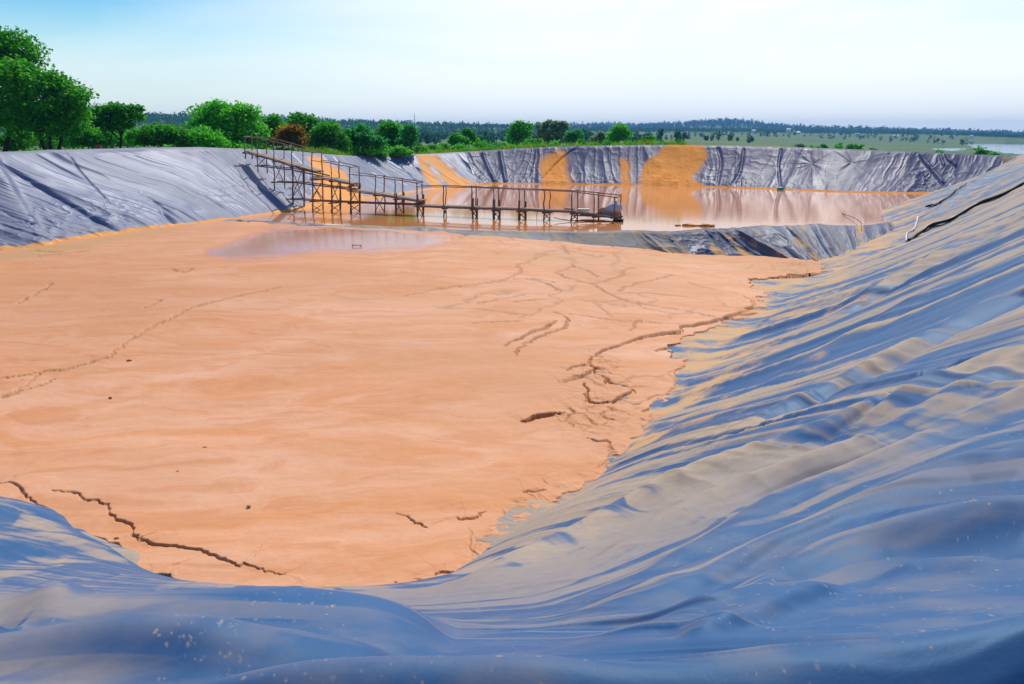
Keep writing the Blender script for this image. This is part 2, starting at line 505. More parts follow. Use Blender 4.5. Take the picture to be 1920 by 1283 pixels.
def loft(i0, i1, ncol, nrow, tmin=-0.22):
    k = np.linspace(i0, i1, ncol)
    N = 40 * (len(LP) - 1) + 1
    Ts = smooth_poly(LT, N); Rs = smooth_poly(LR, N)
    kk = np.linspace(0, len(LP) - 1, N)
    T = np.stack([np.interp(k, kk, Ts[:, j]) for j in range(3)], 1)
    Rm = np.stack([np.interp(k, kk, Rs[:, j]) for j in range(3)], 1)
    full = smooth_poly((LT + LR) / 2, N)
    arc = np.r_[0, np.cumsum(np.linalg.norm(np.diff(full, axis=0), axis=1))]
    su = np.interp(k, kk, arc)
    t = np.concatenate([np.linspace(tmin, 1, nrow), np.array([1.02, 1.05, 1.09, 1.14, 1.2])])
    D = Rm - T
    W = np.linalg.norm(D, axis=1)
    tc = np.minimum(t, 1.0)[:, None, None]
    V = T[None] + D[None] * tc
    V[..., 2] -= 0.22 * np.sin(np.pi * np.clip(tc[..., 0], 0, 1))          # slight sag
    hz = D.copy(); hz[:, 2] = 0; hz /= np.linalg.norm(hz, axis=1)[:, None]
    over = np.maximum(t - 1, 0)[:, None, None] * 6
    V = V + hz[None] * over
    V[..., 2] -= (over[..., 0] ** 2) * 0.25
    al = np.gradient(V.mean(0), axis=0); nr = np.cross(al, D); nr /= np.linalg.norm(nr, axis=1)[:, None]
    nr *= np.sign(nr[:, 2])[:, None]
    return V, np.broadcast_to(su[None], V.shape[:2]), t[:, None] * W[None], np.broadcast_to(t[:, None], V.shape[:2]), nr

# ------------------------------------------------------------------ left bank liner
V, su, tv, t, nr = loft(0, SPLIT, 1150, 230)
px, py = project(V)
k = 0.95 - 0.75 * sst(120, 480, px) + 0.15 * sst(560, 700, px)
q = su + k * tv + 0.5 * (fbm(su * .3, tv * .5, 3, 3) - .5)
h = 0.085 * ridged(q / 2.1, tv * .08, 11) ** 5 + 0.05 * ridged(q / .8, tv * .14, 12) ** 4 + 0.028 * ridged(q / .3, tv * .3, 13) ** 3
h += 0.12 * (fbm(su / 3.0, tv / 3.0, 3, 14) - .5)
def crumple(x, y, seed, sc):
    wx = x + .5 * sc * (fbm(x / sc, y / sc, 3, seed + 1) - .5) * 2; wy = y + .5 * sc * (fbm(x / sc + 9, y / sc, 3, seed + 2) - .5) * 2
    return ridged(wx / sc, wy / sc, seed) ** 3 + .5 * ridged(wx / sc * 2.1, wy / sc * 2.1, seed + 3) ** 3
cm = np.clip((1 - sst(180, 330, px)) * (1 - sst(.25, .55, t)) + np.exp(-((px - 560) / 45) ** 2 - ((py - 345) / 30) ** 2) + .5 * np.exp(-((px - 430) / 60) ** 2 - ((py - 355) / 30) ** 2), 0, 1.2)
h += .06 * cm * crumple(su + .6 * tv, tv, 21, .75)
for a, b, am, w in (((-20, 296), (225, 438), -.16, 3.2), ((55, 283), (170, 345), -.07, 2.5), ((118, 282), (205, 385), -.05, 1.6),
                    ((100, 372), (220, 436), -.10, 3), ((0, 395), (70, 428), -.08, 3), ((300, 395), (330, 424), -.14, 4), ((262, 360), (350, 420), -.07, 2.4),
                    ((730, 292), (792, 352), -.10, 1.7), ((755, 291), (815, 350), -.10, 1.7), ((852, 287), (905, 342), -.12, 1.8), ((870, 285), (912, 330), -.08, 1.6)):
    L = np.array([a, b], float); P = np.stack([px.ravel(), py.ravel()], 1)
    d, _, _, bt = poly_dist(P, L)
    h += am * (np.exp(-(d / w) ** 2) * np.sin(np.pi * np.clip(bt * .96 + .02, 0, 1)) ** .5).reshape(px.shape)
env = sst(-.05, .08, t) * (1 - .75 * sst(.93, 1.0, t))
V = V + nr[None] * (h * env)[..., None]
st = np.maximum(poly_sd(px, py, [(781, 294), (796, 290), (815, 295), (835, 307), (862, 329), (892, 346), (870, 358), (846, 352), (828, 334), (808, 310), (799, 304), (806, 318), (825, 340), (838, 356), (808, 356), (795, 330)]),
                poly_sd(px, py, [(574, 296), (603, 297), (640, 322), (668, 350), (690, 378), (590, 396), (572, 390), (594, 345)]))
stain = np.clip(.45 + st / 14 + .8 * (fbm(su / .5, tv / .9, 4, 31) - .5), 0, 1)
stain = np.maximum(stain, np.clip(.9 - (tv - .05 - .25 * fbm(su / .6, tv / 2, 4, 33)) / .16, 0, 1))
dust = np.clip(.16 + .5 * (fbm(q / .7, tv * .12, 4, 35) - .42) + .6 * (1 - sst(0, 1.4, tv)) * fbm(su / .4, tv / .4, 3, 36) + .5 * sst(.96, 1.0, t), 0, 1)
FQ = grid_faces(*V.shape[:2])
o = link('pond_liner', mesh_np('pond_liner_slope', V.reshape(-1, 3), FQ, True, {'dust': dust.ravel(), 'stain': stain.ravel()}), M['liner_grey'])
tag(o, 'grey shiny plastic liner on the bank under the tall trees where the wooden walkway starts', 'liner')

# ------------------------------------------------------------------ far bank liner
V, su, tv, t, nr = loft(SPLIT, len(LP) - 1, 1400, 130)
px, py = project(V)
calm = 1 - .45 * sst(1380, 1450, px) * (1 - sst(1640, 1720, px))
q = su + .35 * (fbm(su * .35, tv * .35, 3, 41) - .5) * 2 + .25 * tv * (vnoise(su / 4, su * 0, 42) - .5) * 2
h = .15 * ridged(q / 1.7, tv * .10, 43) ** 3 + .07 * ridged(q / .75, tv * .22, 44) ** 3 + .03 * ridged(q / .3, tv * .4, 45) ** 2
h += .08 * crumple(su, tv, 46, 1.3) * (fbm(su / 3, tv / 3, 2, 47) + .1)
h += .16 * np.exp(-((px - 1735) / 35) ** 2 - ((py - 338) / 22) ** 2) * crumple(su, tv, 48, .8)
h += .05 * sst(.55, .05, t) * crumple(su, tv, 49, .6)
h *= calm * .62
for cx, cy in ((1523, 308), (1596, 306)):                      # star-shaped gathers
    an = np.arctan2((py - cy) * 1.2, px - cx); rr = np.hypot(px - cx, py - cy)
    h += .055 * np.exp(-(rr / 38) ** 2) * (ridged(an * 2.3 + cx, rr * 0, 51) ** 2) - .05 * np.exp(-(rr / 6) ** 2)
for pts, am, w in (([(1722, 288), (1738, 312), (1757, 335), (1764, 345)], .25, 4), ([(1760, 288), (1768, 312)], .16, 3), ([(1771, 288), (1778, 303), (1790, 312)], .2, 3),
                   ([(1085, 275), (1052, 300), (1018, 335)], -.12, 2.2), ([(1465, 277), (1460, 310), (1463, 350)], -.08, 2.5),
                   ([(905, 286), (912, 310), (928, 342)], .2, 3.5), ([(938, 283), (942, 310), (948, 340)], .18, 3.5), ([(1345, 276), (1352, 305), (1346, 345)], -.1, 3), ([(1395, 277), (1388, 320), (1372, 350)], -.1, 3)):
    L = smooth_poly(pts, 12); P = np.stack([px.ravel(), py.ravel()], 1)
    d, _, _, bt = poly_dist(P, L)
    h += am * np.exp(-(d / w) ** 2).reshape(px.shape) * sst(0, .06, bt).reshape(px.shape)
env = sst(-.06, .10, t) * (1 - .7 * sst(.93, 1.0, t))
V = V + nr[None] * (h * env)[..., None]
st = poly_sd(px, py, [(1016, 350), (1016, 332), (1010, 322), (1014, 305), (1024, 294), (1042, 286), (1057, 286), (1064, 297), (1067, 320), (1069, 350)], True)
st = np.maximum(st, poly_sd(px, py, [(1161, 302), (1182, 303), (1181, 314), (1174, 325), (1181, 336), (1184, 350), (1163, 350), (1169, 330), (1163, 312)]))
st = np.maximum(st, 1.6 * poly_sd(px, py, [(1203, 352), (1201, 328), (1212, 308), (1232, 290), (1246, 277), (1256, 268), (1304, 268), (1320, 277), (1325, 293), (1319, 311), (1306, 324), (1299, 336), (1312, 352)], True))
an = np.arctan2(py - 330, px - 1262)
stain = np.clip(.5 + st / 26 + .55 * (fbm(px / 9, py / 14, 5, 61) - .5) + .4 * (fbm(px / 3.5, py / 40, 3, 62) - .5), 0, 1)
stain = np.maximum(stain, np.clip(.9 - (tv - .02 - .2 * fbm(su / .6, tv / 2, 4, 63)) / .12, 0, 1))
dust = np.clip(.10 + .5 * (fbm(q / .8, tv * .15, 4, 65) - .45) + .5 * sst(.94, 1.0, t) * fbm(su / .6, tv, 3, 66), 0, 1)
FQ = grid_faces(*V.shape[:2])
o = link('pond_liner', mesh_np('pond_liner_slope', V.reshape(-1, 3), FQ, True, {'dust': dust.ravel(), 'stain': stain.ravel()}), M['liner_far'])
tag(o, 'dark wrinkled plastic liner with orange spray stains on the bank across the water', 'liner')

# ------------------------------------------------------------------ berm between mud and water
BP = [((330, 404), (330, 406)), ((440, 411), (440, 412.5)), ((560, 417), (560, 419)), ((640, 420.5), (640, 424.5)), ((760, 422.5), (760, 432)), ((880, 429), (880, 440)), ((967, 431), (985, 449)),
      ((1035, 432), (1050, 454)), ((1110, 433), (1120, 457)), ((1180, 430), (1195, 462)), ((1246, 431), (1260, 466)), ((1300, 428.5), (1325, 473)),
      ((1368, 426.5), (1409, 477)), ((1438, 422.5), (1499, 485)), ((1526, 420), (1560, 489)), ((1613, 420), (1625, 487)), ((1676, 415), (1690, 470)), ((1722, 414), (1740, 448)), ((1770, 408), (1790, 430))]
CR = np.array([at_z(a[0], a[1], .10 if a[0] > 700 else .03) for a, b in BP])
BS = np.array([on_mud(*b) for a, b in BP])
BS[-4:, 2] = [-1.0, -.8, -.5, -.2]
for i in range(len(BP)):
    if BS[i, 2] > -1.0 or True:
        z = BS[i, 2]
        if i >= len(BP) - 4: BS[i] = at_z(*BP[i][1], z)
    need = .5 + .9 * (CR[i, 2] - BS[i, 2])
    if CR[i, 1] - BS[i, 1] < need: BS[i, 1] = CR[i, 1] - need
CRs = smooth_poly(CR, 1500); BSs = smooth_poly(BS, 1500)
w = np.concatenate([np.linspace(-.35, -.02, 12), np.linspace(0, 1.12, 60)])
D = BSs - CRs
V = CRs[None] + D[None] * np.clip(w, 0, 2)[:, None, None]
back = np.minimum(w, 0)[:, None] * 4.5
V[..., 1] -= back; V[..., 2] += back * .35
round_ = np.exp(-(w / .12) ** 2)[:, None]
V[..., 2] -= .05 * round_
arc = np.r_[0, np.cumsum(np.linalg.norm(np.diff(CRs, axis=0), axis=1))][None]
su = np.broadcast_to(arc, V.shape[:2]); ww = np.broadcast_to(w[:, None] * 1.8, su.shape)
q = su + .5 * (fbm(su * .4, ww * .4, 3, 71) - .5) * 2 + .5 * ww * (vnoise(su / 3, su * 0, 72) - .5) * 2
px, py = project(V)
amp = sst(1180, 1300, px) * .8 + .2
h = amp * (.16 * ridged(q / 1.5, ww * .2, 73) ** 3 + .09 * ridged(q / .6, ww * .3, 74) ** 3 + .03 * crumple(su, ww, 75, .5)) - .04
V[..., 2] += h * (.35 + .65 * sst(0, .35, w[:, None])) + .05 * (vnoise(su / 1.6, su * 0, 76) - .5)
V[..., 1] -= h * .7 * sst(0, .4, w[:, None])
n1 = fbm(su / .55, ww / .55, 5, 77); n2 = fbm(q / .35, ww / 1.5, 4, 78)
stain = np.clip(.15 + 1.7 * (n1 - .52) + .9 * (n2 - .55) + .35 * sst(1560, 1660, px) + .25 * sst(.8, 1.05, w[:, None]) - .35 * (1 - sst(1100, 1300, px)), 0, 1)
dust = np.clip(.25 + .5 * (1 - sst(1200, 1330, px)) * (.35 + n2) + .8 * (n2 - .5), 0, 1)
FQ = grid_faces(*V.shape[:2])
o = link('berm_liner', mesh_np('berm_liner_sheet', V.reshape(-1, 3), FQ, True, {'dust': dust.ravel(), 'stain': stain.ravel()}), M['liner_berm'])
tag(o, 'low mud-stained liner berm dividing the dry mud from the flooded half', 'liner')

# ------------------------------------------------------------------ near and right bank liner
azs = np.concatenate([np.linspace(-88, -39, 60)[:-1], np.linspace(-39, 39, 1200), np.linspace(39, 88, 60)[1:]])
rs = np.concatenate([np.linspace(.25, 1.5, 30)[:-1], np.linspace(1.5, 4.2, 330)[:-1], np.geomspace(4.2, 14, 330)[:-1], np.geomspace(14, 84, 330)])
A, RR = np.meshgrid(np.radians(azs), rs)
X = np.sin(A) * RR; Y = np.cos(A) * RR
MUDCORE = np.array([toe_px(-200, 905), toe_px(0, 900), toe_px(300, 1020), toe_px(560, 1070), toe_px(760, 1070), toe_px(940, 965), toe_px(1120, 800), toe_px(1230, 640), toe_px(1340, 520), tuple(at_z(1500, 470, -1)[:2]),
                    tuple(at_z(1600, 405, 0)[:2]), (10, 75), (-45, 75), (-45, 25)])
P = np.stack([X.ravel(), Y.ravel()], 1)
keep = ~in_poly(P, MUDCORE) & (P[:, 0] > -34) & (P[:, 0] < 46) & (P[:, 1] < 76)
z = np.zeros(len(P)); t = np.full(len(P), -9.); u = np.zeros(len(P)); dtoe = np.full(len(P), -9.)
z[keep], t[keep], u[keep], dtoe[keep] = near_base(P[keep])
keep &= (t < 1.16) & (dtoe > -2.6)
idx = np.where(keep)[0]
pk = P[idx]; tk = t[idx]; uk = u[idx]; rk = RR.ravel()[idx]; dk = dtoe[idx]
pxk, pyk = project(np.stack([pk[:, 0], pk[:, 1], z[idx]], 1))
side = sst(U_CORNER - 2, U_CORNER + 5, uk)                 # 0 near bank, 1 right bank
far = sst(5.0, 14.0, rk); mid = sst(3.0, 10.0, rk)
tvk = tk * 8.5
q = uk + .45 * (fbm(uk * .22, tvk * .11, 3, 81) - .5) * 2 + tvk * .25 * (vnoise(uk / 6, uk * 0, 82) - .5) * 2
inside = sst(-.3, 1.6, dk)
# near the corner the folds fan out of it: a field that is constant along each of the fan's lines
ISO = [(0.0, [(500, 1085), (760, 1020), (900, 985), (1180, 835), (1430, 690), (1700, 540), (1960, 400), (2400, 160)]),
       (1.4, [(500, 1098), (760, 1062), (900, 1030), (1080, 935), (1300, 830), (1500, 745), (1750, 610), (1960, 490), (2400, 250)]),
       (2.6, [(500, 1110), (760, 1098), (850, 1082), (1000, 1022), (1120, 965), (1230, 912), (1400, 846), (1550, 800), (1720, 735), (1960, 645), (2400, 480)]),
       (3.7, [(500, 1128), (800, 1118), (1060, 1062), (1200, 996), (1350, 930), (1463, 889), (1576, 844), (1670, 808), (1790, 752), (1980, 672), (2400, 520)]),
       (4.7, [(500, 1146), (800, 1140), (1010, 1124), (1200, 1063), (1313, 1022), (1388, 970), (1501, 920), (1595, 885), (1727, 828), (1980, 735), (2400, 600)]),
       (5.7, [(500, 1160), (800, 1157), (1000, 1152), (1200, 1109), (1350, 1048), (1501, 996), (1614, 947), (1727, 902), (1802, 872), (1980, 838), (2400, 760)]),
       (6.8, [(500, 1174), (800, 1172), (1060, 1176), (1200, 1166), (1313, 1146), (1370, 1118), (1463, 1058), (1576, 1010), (1690, 982), (1980, 948), (2400, 900)]),
       (7.8, [(500, 1182), (800, 1180), (1060, 1182), (1250, 1182), (1380, 1176), (1480, 1150), (1600, 1118), (1720, 1095), (1850, 1078), (1990, 1055), (2400, 990)]),
       (8.8, [(500, 1196), (976, 1192), (1350, 1196), (1690, 1189), (1800, 1176), (1960, 1142), (2400, 1070)])]
gx_ = np.arange(500, 2410, 10.0); gy_ = np.arange(150, 1400, 5.0)
ys_ = np.stack([np.interp(gx_, [a for a, b in l], [b for a, b in l]) for v, l in ISO], 1); ys_ = np.maximum.accumulate(ys_ + np.arange(9) * .01, axis=1)
iv = np.array([v for v, l in ISO])
tab = np.stack([np.interp(gy_, np.r_[y_[0] - 400, y_, y_[-1] + 200], np.r_[-8.0, iv, 13.0]) for y_ in ys_], 1)
for _ in range(5):
    tab[1:-1] = (tab[:-2] + 2 * tab[1:-1] + tab[2:]) / 4; tab[:, 1:-1] = (tab[:, :-2] + 2 * tab[:, 1:-1] + tab[:, 2:]) / 4
fxi = np.clip((pxk - 500) / 10, 0, len(gx_) - 1.001); fyi = np.clip((pyk - 150) / 5, 0, len(gy_) - 1.001)
i0 = fxi.astype(int); j0 = fyi.astype(int); ax = fxi - i0; ay = fyi - j0
fan = (tab[j0, i0] * (1 - ax) + tab[j0, i0 + 1] * ax) * (1 - ay) + (tab[j0 + 1, i0] * (1 - ax) + tab[j0 + 1, i0 + 1] * ax) * ay
nearw = (1 - sst(5.0, 9.5, rk)) * sst(U_CORNER - 7, U_CORNER - 3, uk)
fan = fan + .30 * (fbm(pk[:, 0] / 1.1, pk[:, 1] / 1.1, 3, 66) - .5)
qf = q + .10 * (fbm(uk / .9, tvk / 3.0, 3, 79) - .5)
pres = sst(.38, .62, fbm(q / 1.6, tvk * .22, 2, 78))                      # where the fine folds bunch up
w1 = ridged(q / 2.1, tvk * .06, 83) ** 2.5; w2 = ridged(qf / .80, tvk * .035, 84) ** 1.8; w3 = ridged(qf / .36, tvk * .05, 85) ** 1.6; w4 = ridged(qf / .15, tvk * .09, 80) ** 1.5
n2 = softr(fan * .95 + .3, tvk * .06, 64); n3 = softr(fan * 2.3, tvk * .09, 65); n4 = softr(fan * 5.5, tvk * .14, 67)
hn_ = .055 * n2 + .034 * n3 * (.3 + .7 * pres) + .009 * n4 * pres
hn_ = hn_ * (.12 + .88 * sst(980, 1420, pxk + .6 * (1190 - pyk)))
h = (.25 + .75 * side) * (.15 * w1 * (.35 + .65 * mid) + .085 * w2 * (.5 + .5 * mid) + .055 * w3 * (.35 + .65 * pres) + .014 * w4 * pres * side)
h = h * (1 - nearw) + hn_ * nearw
h += .03 * (fbm(pk[:, 0] / 1.8, pk[:, 1] / 1.8, 2, 86) - .5)
h += (1 - side) * .016 * softr((pk[:, 1] + .22 * pk[:, 0] + .25 * (fbm(pk[:, 0] / 1.3, pk[:, 1] / 1.3, 3, 68) - .5)) / .34, pk[:, 0] / 3.2, 69) * sst(.35, .65, fbm(pk[:, 0] / 1.4, pk[:, 1] / .9, 2, 70))
h += .015 * far * (fbm(q / .12, tvk * .6, 2, 87) - .5) * 2
h *= (.18 + .82 * inside)
hbase = h.copy()
def lap(L, it):
    L = L.copy()
    for _ in range(it): L[1:-1] = (L[:-2] + 2 * L[1:-1] + L[2:]) / 4
    return L
def ridge(L, amp, wa, wb, taper):
    """L (k,2) line on the ground plan; amp scalar or per point."""
    global h
    lo = L.min(0) - 4 * max(wa, wb); hi = L.max(0) + 4 * max(wa, wb)
    m = np.where((pk > lo).all(1) & (pk < hi).all(1))[0]
    av = np.broadcast_to(np.asarray(amp, float), (len(L),))
    d, a_, sd, bt = poly_dist(pk[m], L, av, True)
    sg = 1 / (1 + np.exp(-np.clip(sd * d / .05, -30, 30)))
    w_ = wb + (wa - wb) * sg
    e = sst(0, taper[0], bt) * (1 - sst(1 - taper[1], 1, bt))
    h[m] += a_ * np.exp(-(d / w_) ** 2) * e
def fold(pts, amp, wa, wb, taper=(.3, .3)):
    """ridge (amp > 0) or hollow along a line on the bank; wa = width on its left side, wb on its right."""
    ridge(lap(smooth_poly([on_bank(*p, amp * .8)[:2] for p in pts], 60), 40), amp * .85, wa * 1.15, wb * 1.15, taper)
CRESTS = []
def crest(pts, Y, wa, wb, taper=(.02, .02), extra=0.0):
    L3 = lap(smooth_poly([at_y(p[0], p[1], Y if not callable(Y) else Y(p[0])) for p in pts], 80), 12)
    need = L3[:, 2] - near_base(L3[:, :2])[0] - .02 + extra
    CRESTS.append([L3[:, :2], need, need.copy(), wa, wb, taper])
def crest_solve():
    for _ in range(10):
        for c in CRESTS:
            tot = np.zeros(len(c[0]))
            for e in CRESTS:
                d, a_, sd, bt = poly_dist(c[0], e[0], e[2], True)
                w_ = np.where(sd > 0, e[3], e[4])
                tot += a_ * np.exp(-(d / w_) ** 2) * sst(0, e[5][0], bt) * (1 - sst(1 - e[5][1], 1, bt))
            c[2] = np.maximum(c[2] + .6 * (c[1] - tot), .01)
    for c in CRESTS: ridge(c[0], lap(c[2][:, None], 6)[:, 0], c[3], c[4], c[5])
E = (0.0001, 0.0001)
# the long crests of the near bank
DPX = [(-260, 1284), (-40, 1280), (120, 1276), (245, 1268), (339, 1250), (414, 1232), (527, 1201), (602, 1188), (720, 1183), (788, 1181), (976, 1184), (1165, 1190), (1350, 1193), (1539, 1193), (1690, 1188), (1800, 1174), (1960, 1138), (2200, 1080)]
crest(DPX, 2.05, .20, .20, (.02, .02), -.075)
crest([(-140, 1176), (0, 1165), (170, 1136), (282, 1129), (395, 1131), (470, 1146), (565, 1161), (677, 1180), (780, 1190)], 2.68, .26, .24, (.02, .3), -.055)
crest([(-240, 1100), (-100, 1096), (0, 1094), (200, 1093), (285, 1091), (450, 1081), (540, 1079), (640, 1087), (720, 1096), (800, 1104), (860, 1113)], 3.6, .44, .50, (.02, .5), -.045)
crest_solve()
fold([(40, 1246), (113, 1199), (180, 1168), (263, 1142), (330, 1131)], .07, .12, .10, (.3, .4))
fold([(520, 1092), (590, 1110), (640, 1140), (700, 1170)], .04, .12, .1)
# folds climbing the right bank
fold([(850, 1082), (920, 1052), (1000, 1022), (1120, 965), (1230, 912), (1400, 840), (1550, 800), (1720, 735), (1960, 645)], .20, .24, .34, (.2, .02))
fold([(1390, 850), (1500, 800), (1650, 728), (1800, 655), (1960, 565)], -.22, .34, .34, (.25, .02))
fold([(1060, 1062), (1200, 996), (1350, 924), (1463, 887), (1576, 842), (1670, 806), (1790, 748), (1980, 665)], .12, .16, .22, (.2, .02))
fold([(1478, 888), (1600, 828), (1690, 782), (1762, 737), (1800, 715)], -.09, .08, .06)
fold([(1010, 1130), (1200, 1063), (1313, 1026), (1388, 966), (1501, 917), (1595, 883), (1727, 826), (1783, 796), (1980, 722)], .12, .15, .20, (.25, .02))
fold([(1350, 1010), (1450, 945), (1530, 915), (1620, 888), (1700, 850)], -.09, .10, .08)
fold([(1000, 1160), (1200, 1109), (1350, 1048), (1501, 996), (1614, 947), (1727, 902), (1802, 868), (1980, 842)], .12, .17, .22, (.2, .02))
fold([(1620, 985), (1740, 965), (1960, 955)], .06, .06, .08)
fold([(1060, 1185), (1200, 1173), (1313, 1152), (1370, 1124), (1463, 1058), (1576, 1010), (1690, 982), (1980, 948)], .09, .12, .15, (.25, .02))
fold([(1260, 1192), (1340, 1178), (1440, 1136), (1540, 1090), (1590, 1060)], .09, .10, .08, (.2, .3))
fold([(1380, 1185), (1480, 1152), (1600, 1118), (1720, 1095), (1850, 1078), (1990, 1062)], -.13, .30, .26, (.35, .02))
fold([(1640, 1060), (1760, 1040), (1960, 1058)], .07, .08, .12)
fold([(1760, 905), (1850, 890), (1960, 900)], -.06, .1, .1)
# far folds and gullies of the right bank
fold([(1520, 620), (1640, 545), (1760, 475), (1900, 395)], .16, .3, .35)
fold([(1450, 660), (1570, 610), (1700, 540), (1860, 450), (1950, 400)], -.15, .25, .3)
fold([(1700, 425), (1760, 395), (1830, 345), (1900, 300)], .18, .35, .35)
fold([(1350, 760), (1500, 690), (1650, 610), (1800, 520), (1950, 430)], .12, .25, .3)
fold([(1300, 850), (1450, 780), (1600, 705), (1780, 610), (1960, 500)], .12, .22, .26)
# lumps of liner in the mud corner
fold([(-120, 950), (0, 948), (60, 960), (110, 985), (180, 1020), (260, 1042), (300, 1055)], .12, .3, .35, (.02, .3))
fold([(-100, 1010), (20, 1015), (130, 1030), (240, 1052)], .12, .3, .3, (.1, .4))
fold([(-60, 1062), (60, 1058), (160, 1050), (270, 1062)], -.10, .3, .3)
LD = lap(smooth_poly([at_y(a_, b_, 2.05)[:2] for a_, b_ in DPX], 80), 12)
d_ = np.interp(pk[:, 0], LD[:, 0], LD[:, 1]) - pk[:, 1]
camside = (d_ > 0) & (rk < 5)
drop = .34 * sst(.0, .75, d_ * (.7 + .7 * vnoise(pk[:, 0] * .9, pk[:, 0] * 0, 63)))
h -= np.where(camside, drop, 0)
h += np.where(camside, .05 * (fbm(pk[:, 0] / .5, pk[:, 1] / .35, 2, 89) - .5), 0)
zk = z[idx] + h
zg_ = np.zeros(len(P)); zg_[idx] = zk; zg_ = zg_.reshape(RR.shape); kg_ = keep.reshape(RR.shape)
dz_ = np.diff(zg_, axis=0) * (kg_[1:] & kg_[:-1])
av_ = np.vstack([np.zeros((1, RR.shape[1])), np.cumsum(np.sqrt(dz_ ** 2 + np.diff(RR, axis=0) ** 2), axis=0)]).ravel()[idx]
# dust settles on the crests and streaks down the folds
hn = np.clip((h - .02) / .22, 0, 1)
s1 = fbm(qf / .46, tvk * .04, 4, 91) * (1 - nearw) + fbm(fan * 1.7, tvk * .07, 4, 91) * nearw
s2 = fbm(qf / .15, tvk * .06, 3, 92) * (1 - nearw) + fbm(fan * 5.0, tvk * .10, 3, 92) * nearw
w2 = w2 * (1 - nearw) + n2 * nearw; w3 = w3 * (1 - nearw) + n3 * nearw; s3 = fbm(pk[:, 0] / 1.2, pk[:, 1] / 1.2, 4, 93)
NEAR_S = (len(rs), len(azs))
dust = .9 * sst(.44, .60, .55 * s1 + .20 * w2 + .16 * w3 + (.50 + .45 * nearw) * (s2 - .5) + .36 * (s3 - .5) + .09 - .04 * nearw) * (.55 + .45 * mid) + .25 * (hn - .3) - .05
zg_ = np.zeros(len(P)); zg_[idx] = zk; zg_ = zg_.reshape(NEAR_S)
dzr = np.gradient(zg_, axis=0) / np.gradient(RR, axis=0); dza = np.gradient(zg_, axis=1) / (np.gradient(A, axis=1) * RR)
nz_ = (1 / np.sqrt(1 + dzr ** 2 + dza ** 2)).ravel()[idx]
up_ = sst(.80, .98, nz_)
nb = .9 * sst(.33, .55, .62 * fbm(pk[:, 0] / .9, av_ / .16, 5, 90) + .30 * up_ - .02) * (.35 + .65 * up_)
side2 = sst(U_CORNER - 5.5, U_CORNER - 2.0, uk)
dust = dust * side2 + nb * (1 - side2)
dust += .12 * np.exp(-((pxk - 1080) / 260) ** 2 - ((pyk - 1090) / 110) ** 2) + .12 * np.exp(-((pxk - 380) / 260) ** 2 - ((pyk - 1180) / 50) ** 2)
dust += .22 * (1 - sst(.3, 3.5, dk)) * side * .5
dust -= .40 * sst(1500, 1800, pxk) * sst(820, 980, pyk)
dust -= .45 * sst(1188, 1225, pyk) * (1 - (1 - sst(120, 420, pxk)) * .6)
dust -= .25 * np.exp(-((pxk - 1850) / 160) ** 2 - ((pyk - 640) / 90) ** 2)
film_ = .04 + .26 * np.clip(fbm(pk[:, 0] / .30, av_ / .22, 5, 99) - .42, 0, 1) * 2.2
dust = np.clip(np.maximum(dust, film_ * (1 - .6 * far)), 0, 1)
# orange silt on the flat toe next to the mud, and drips
f1 = fbm(pk[:, 0] / .8, pk[:, 1] / .8, 5, 95); f2 = fbm(q / .3, tvk * .25, 4, 96)
stain = np.clip(.40 - dk * .16 + 2.0 * (f1 - .5) + .9 * (f2 - .5), 0, 1) * side
band = np.exp(-((uk - np.interp(0, [0], [0])) * 0))
wet_t = (pk[:, 1] > 38)
stain = np.maximum(stain, np.clip(.35 + 1.6 * (f2 - .42) - np.abs(tk - .12) * 1.2, 0, 1) * wet_t * .8)
sp = fbm(pk[:, 0] / .018, av_ / .020, 2, 97)
spk = np.clip((sp - .80 + .05 * (1 - sst(500, 800, pxk))) * 9, 0, 1) * (fbm(pk[:, 0] / .5, av_ / .5, 3, 98) > .48) * (rk < 7)
dust = np.maximum(dust, spk * (.25 + .6 * vnoise(pk[:, 0] * 9, av_ * 9, 60)))
Vn = np.stack([P[:, 0], P[:, 1], z], 1); Vn[idx, 2] = zk
da = np.zeros(len(P)); da[idx] = dust; sa = np.zeros(len(P)); sa[idx] = stain
Vc, Fc, at, _ = cull(Vn, grid_faces(len(rs), len(azs)), keep, {'dust': da, 'stain': sa})
o = link('pond_liner', mesh_np('pond_liner_slope', Vc, Fc[:, ::-1], True, at), M['liner_near'])
tag(o, 'big blue dusty plastic liner with long folds on the bank beside the dry mud', 'liner')
NEAR_V = Vn; NEAR_KEEP = keep; NEAR_SHAPE = (len(rs), len(azs))

def bank_z(x, y):
    """finished height of the near/right liner at a point."""
    r = math.hypot(x, y); a = math.degrees(math.atan2(x, y))
    i = int(np.clip(np.searchsorted(rs, r), 1, len(rs) - 1)); j = int(np.clip(np.searchsorted(azs, a), 1, len(azs) - 1))
    zz = [Vn[ii * len(azs) + jj, 2] for ii in (i - 1, i) for jj in (j - 1, j) if keep[ii * len(azs) + jj]]
    return max(zz) if zz else float(near_base(np.array([[x, y]]))[0][0])

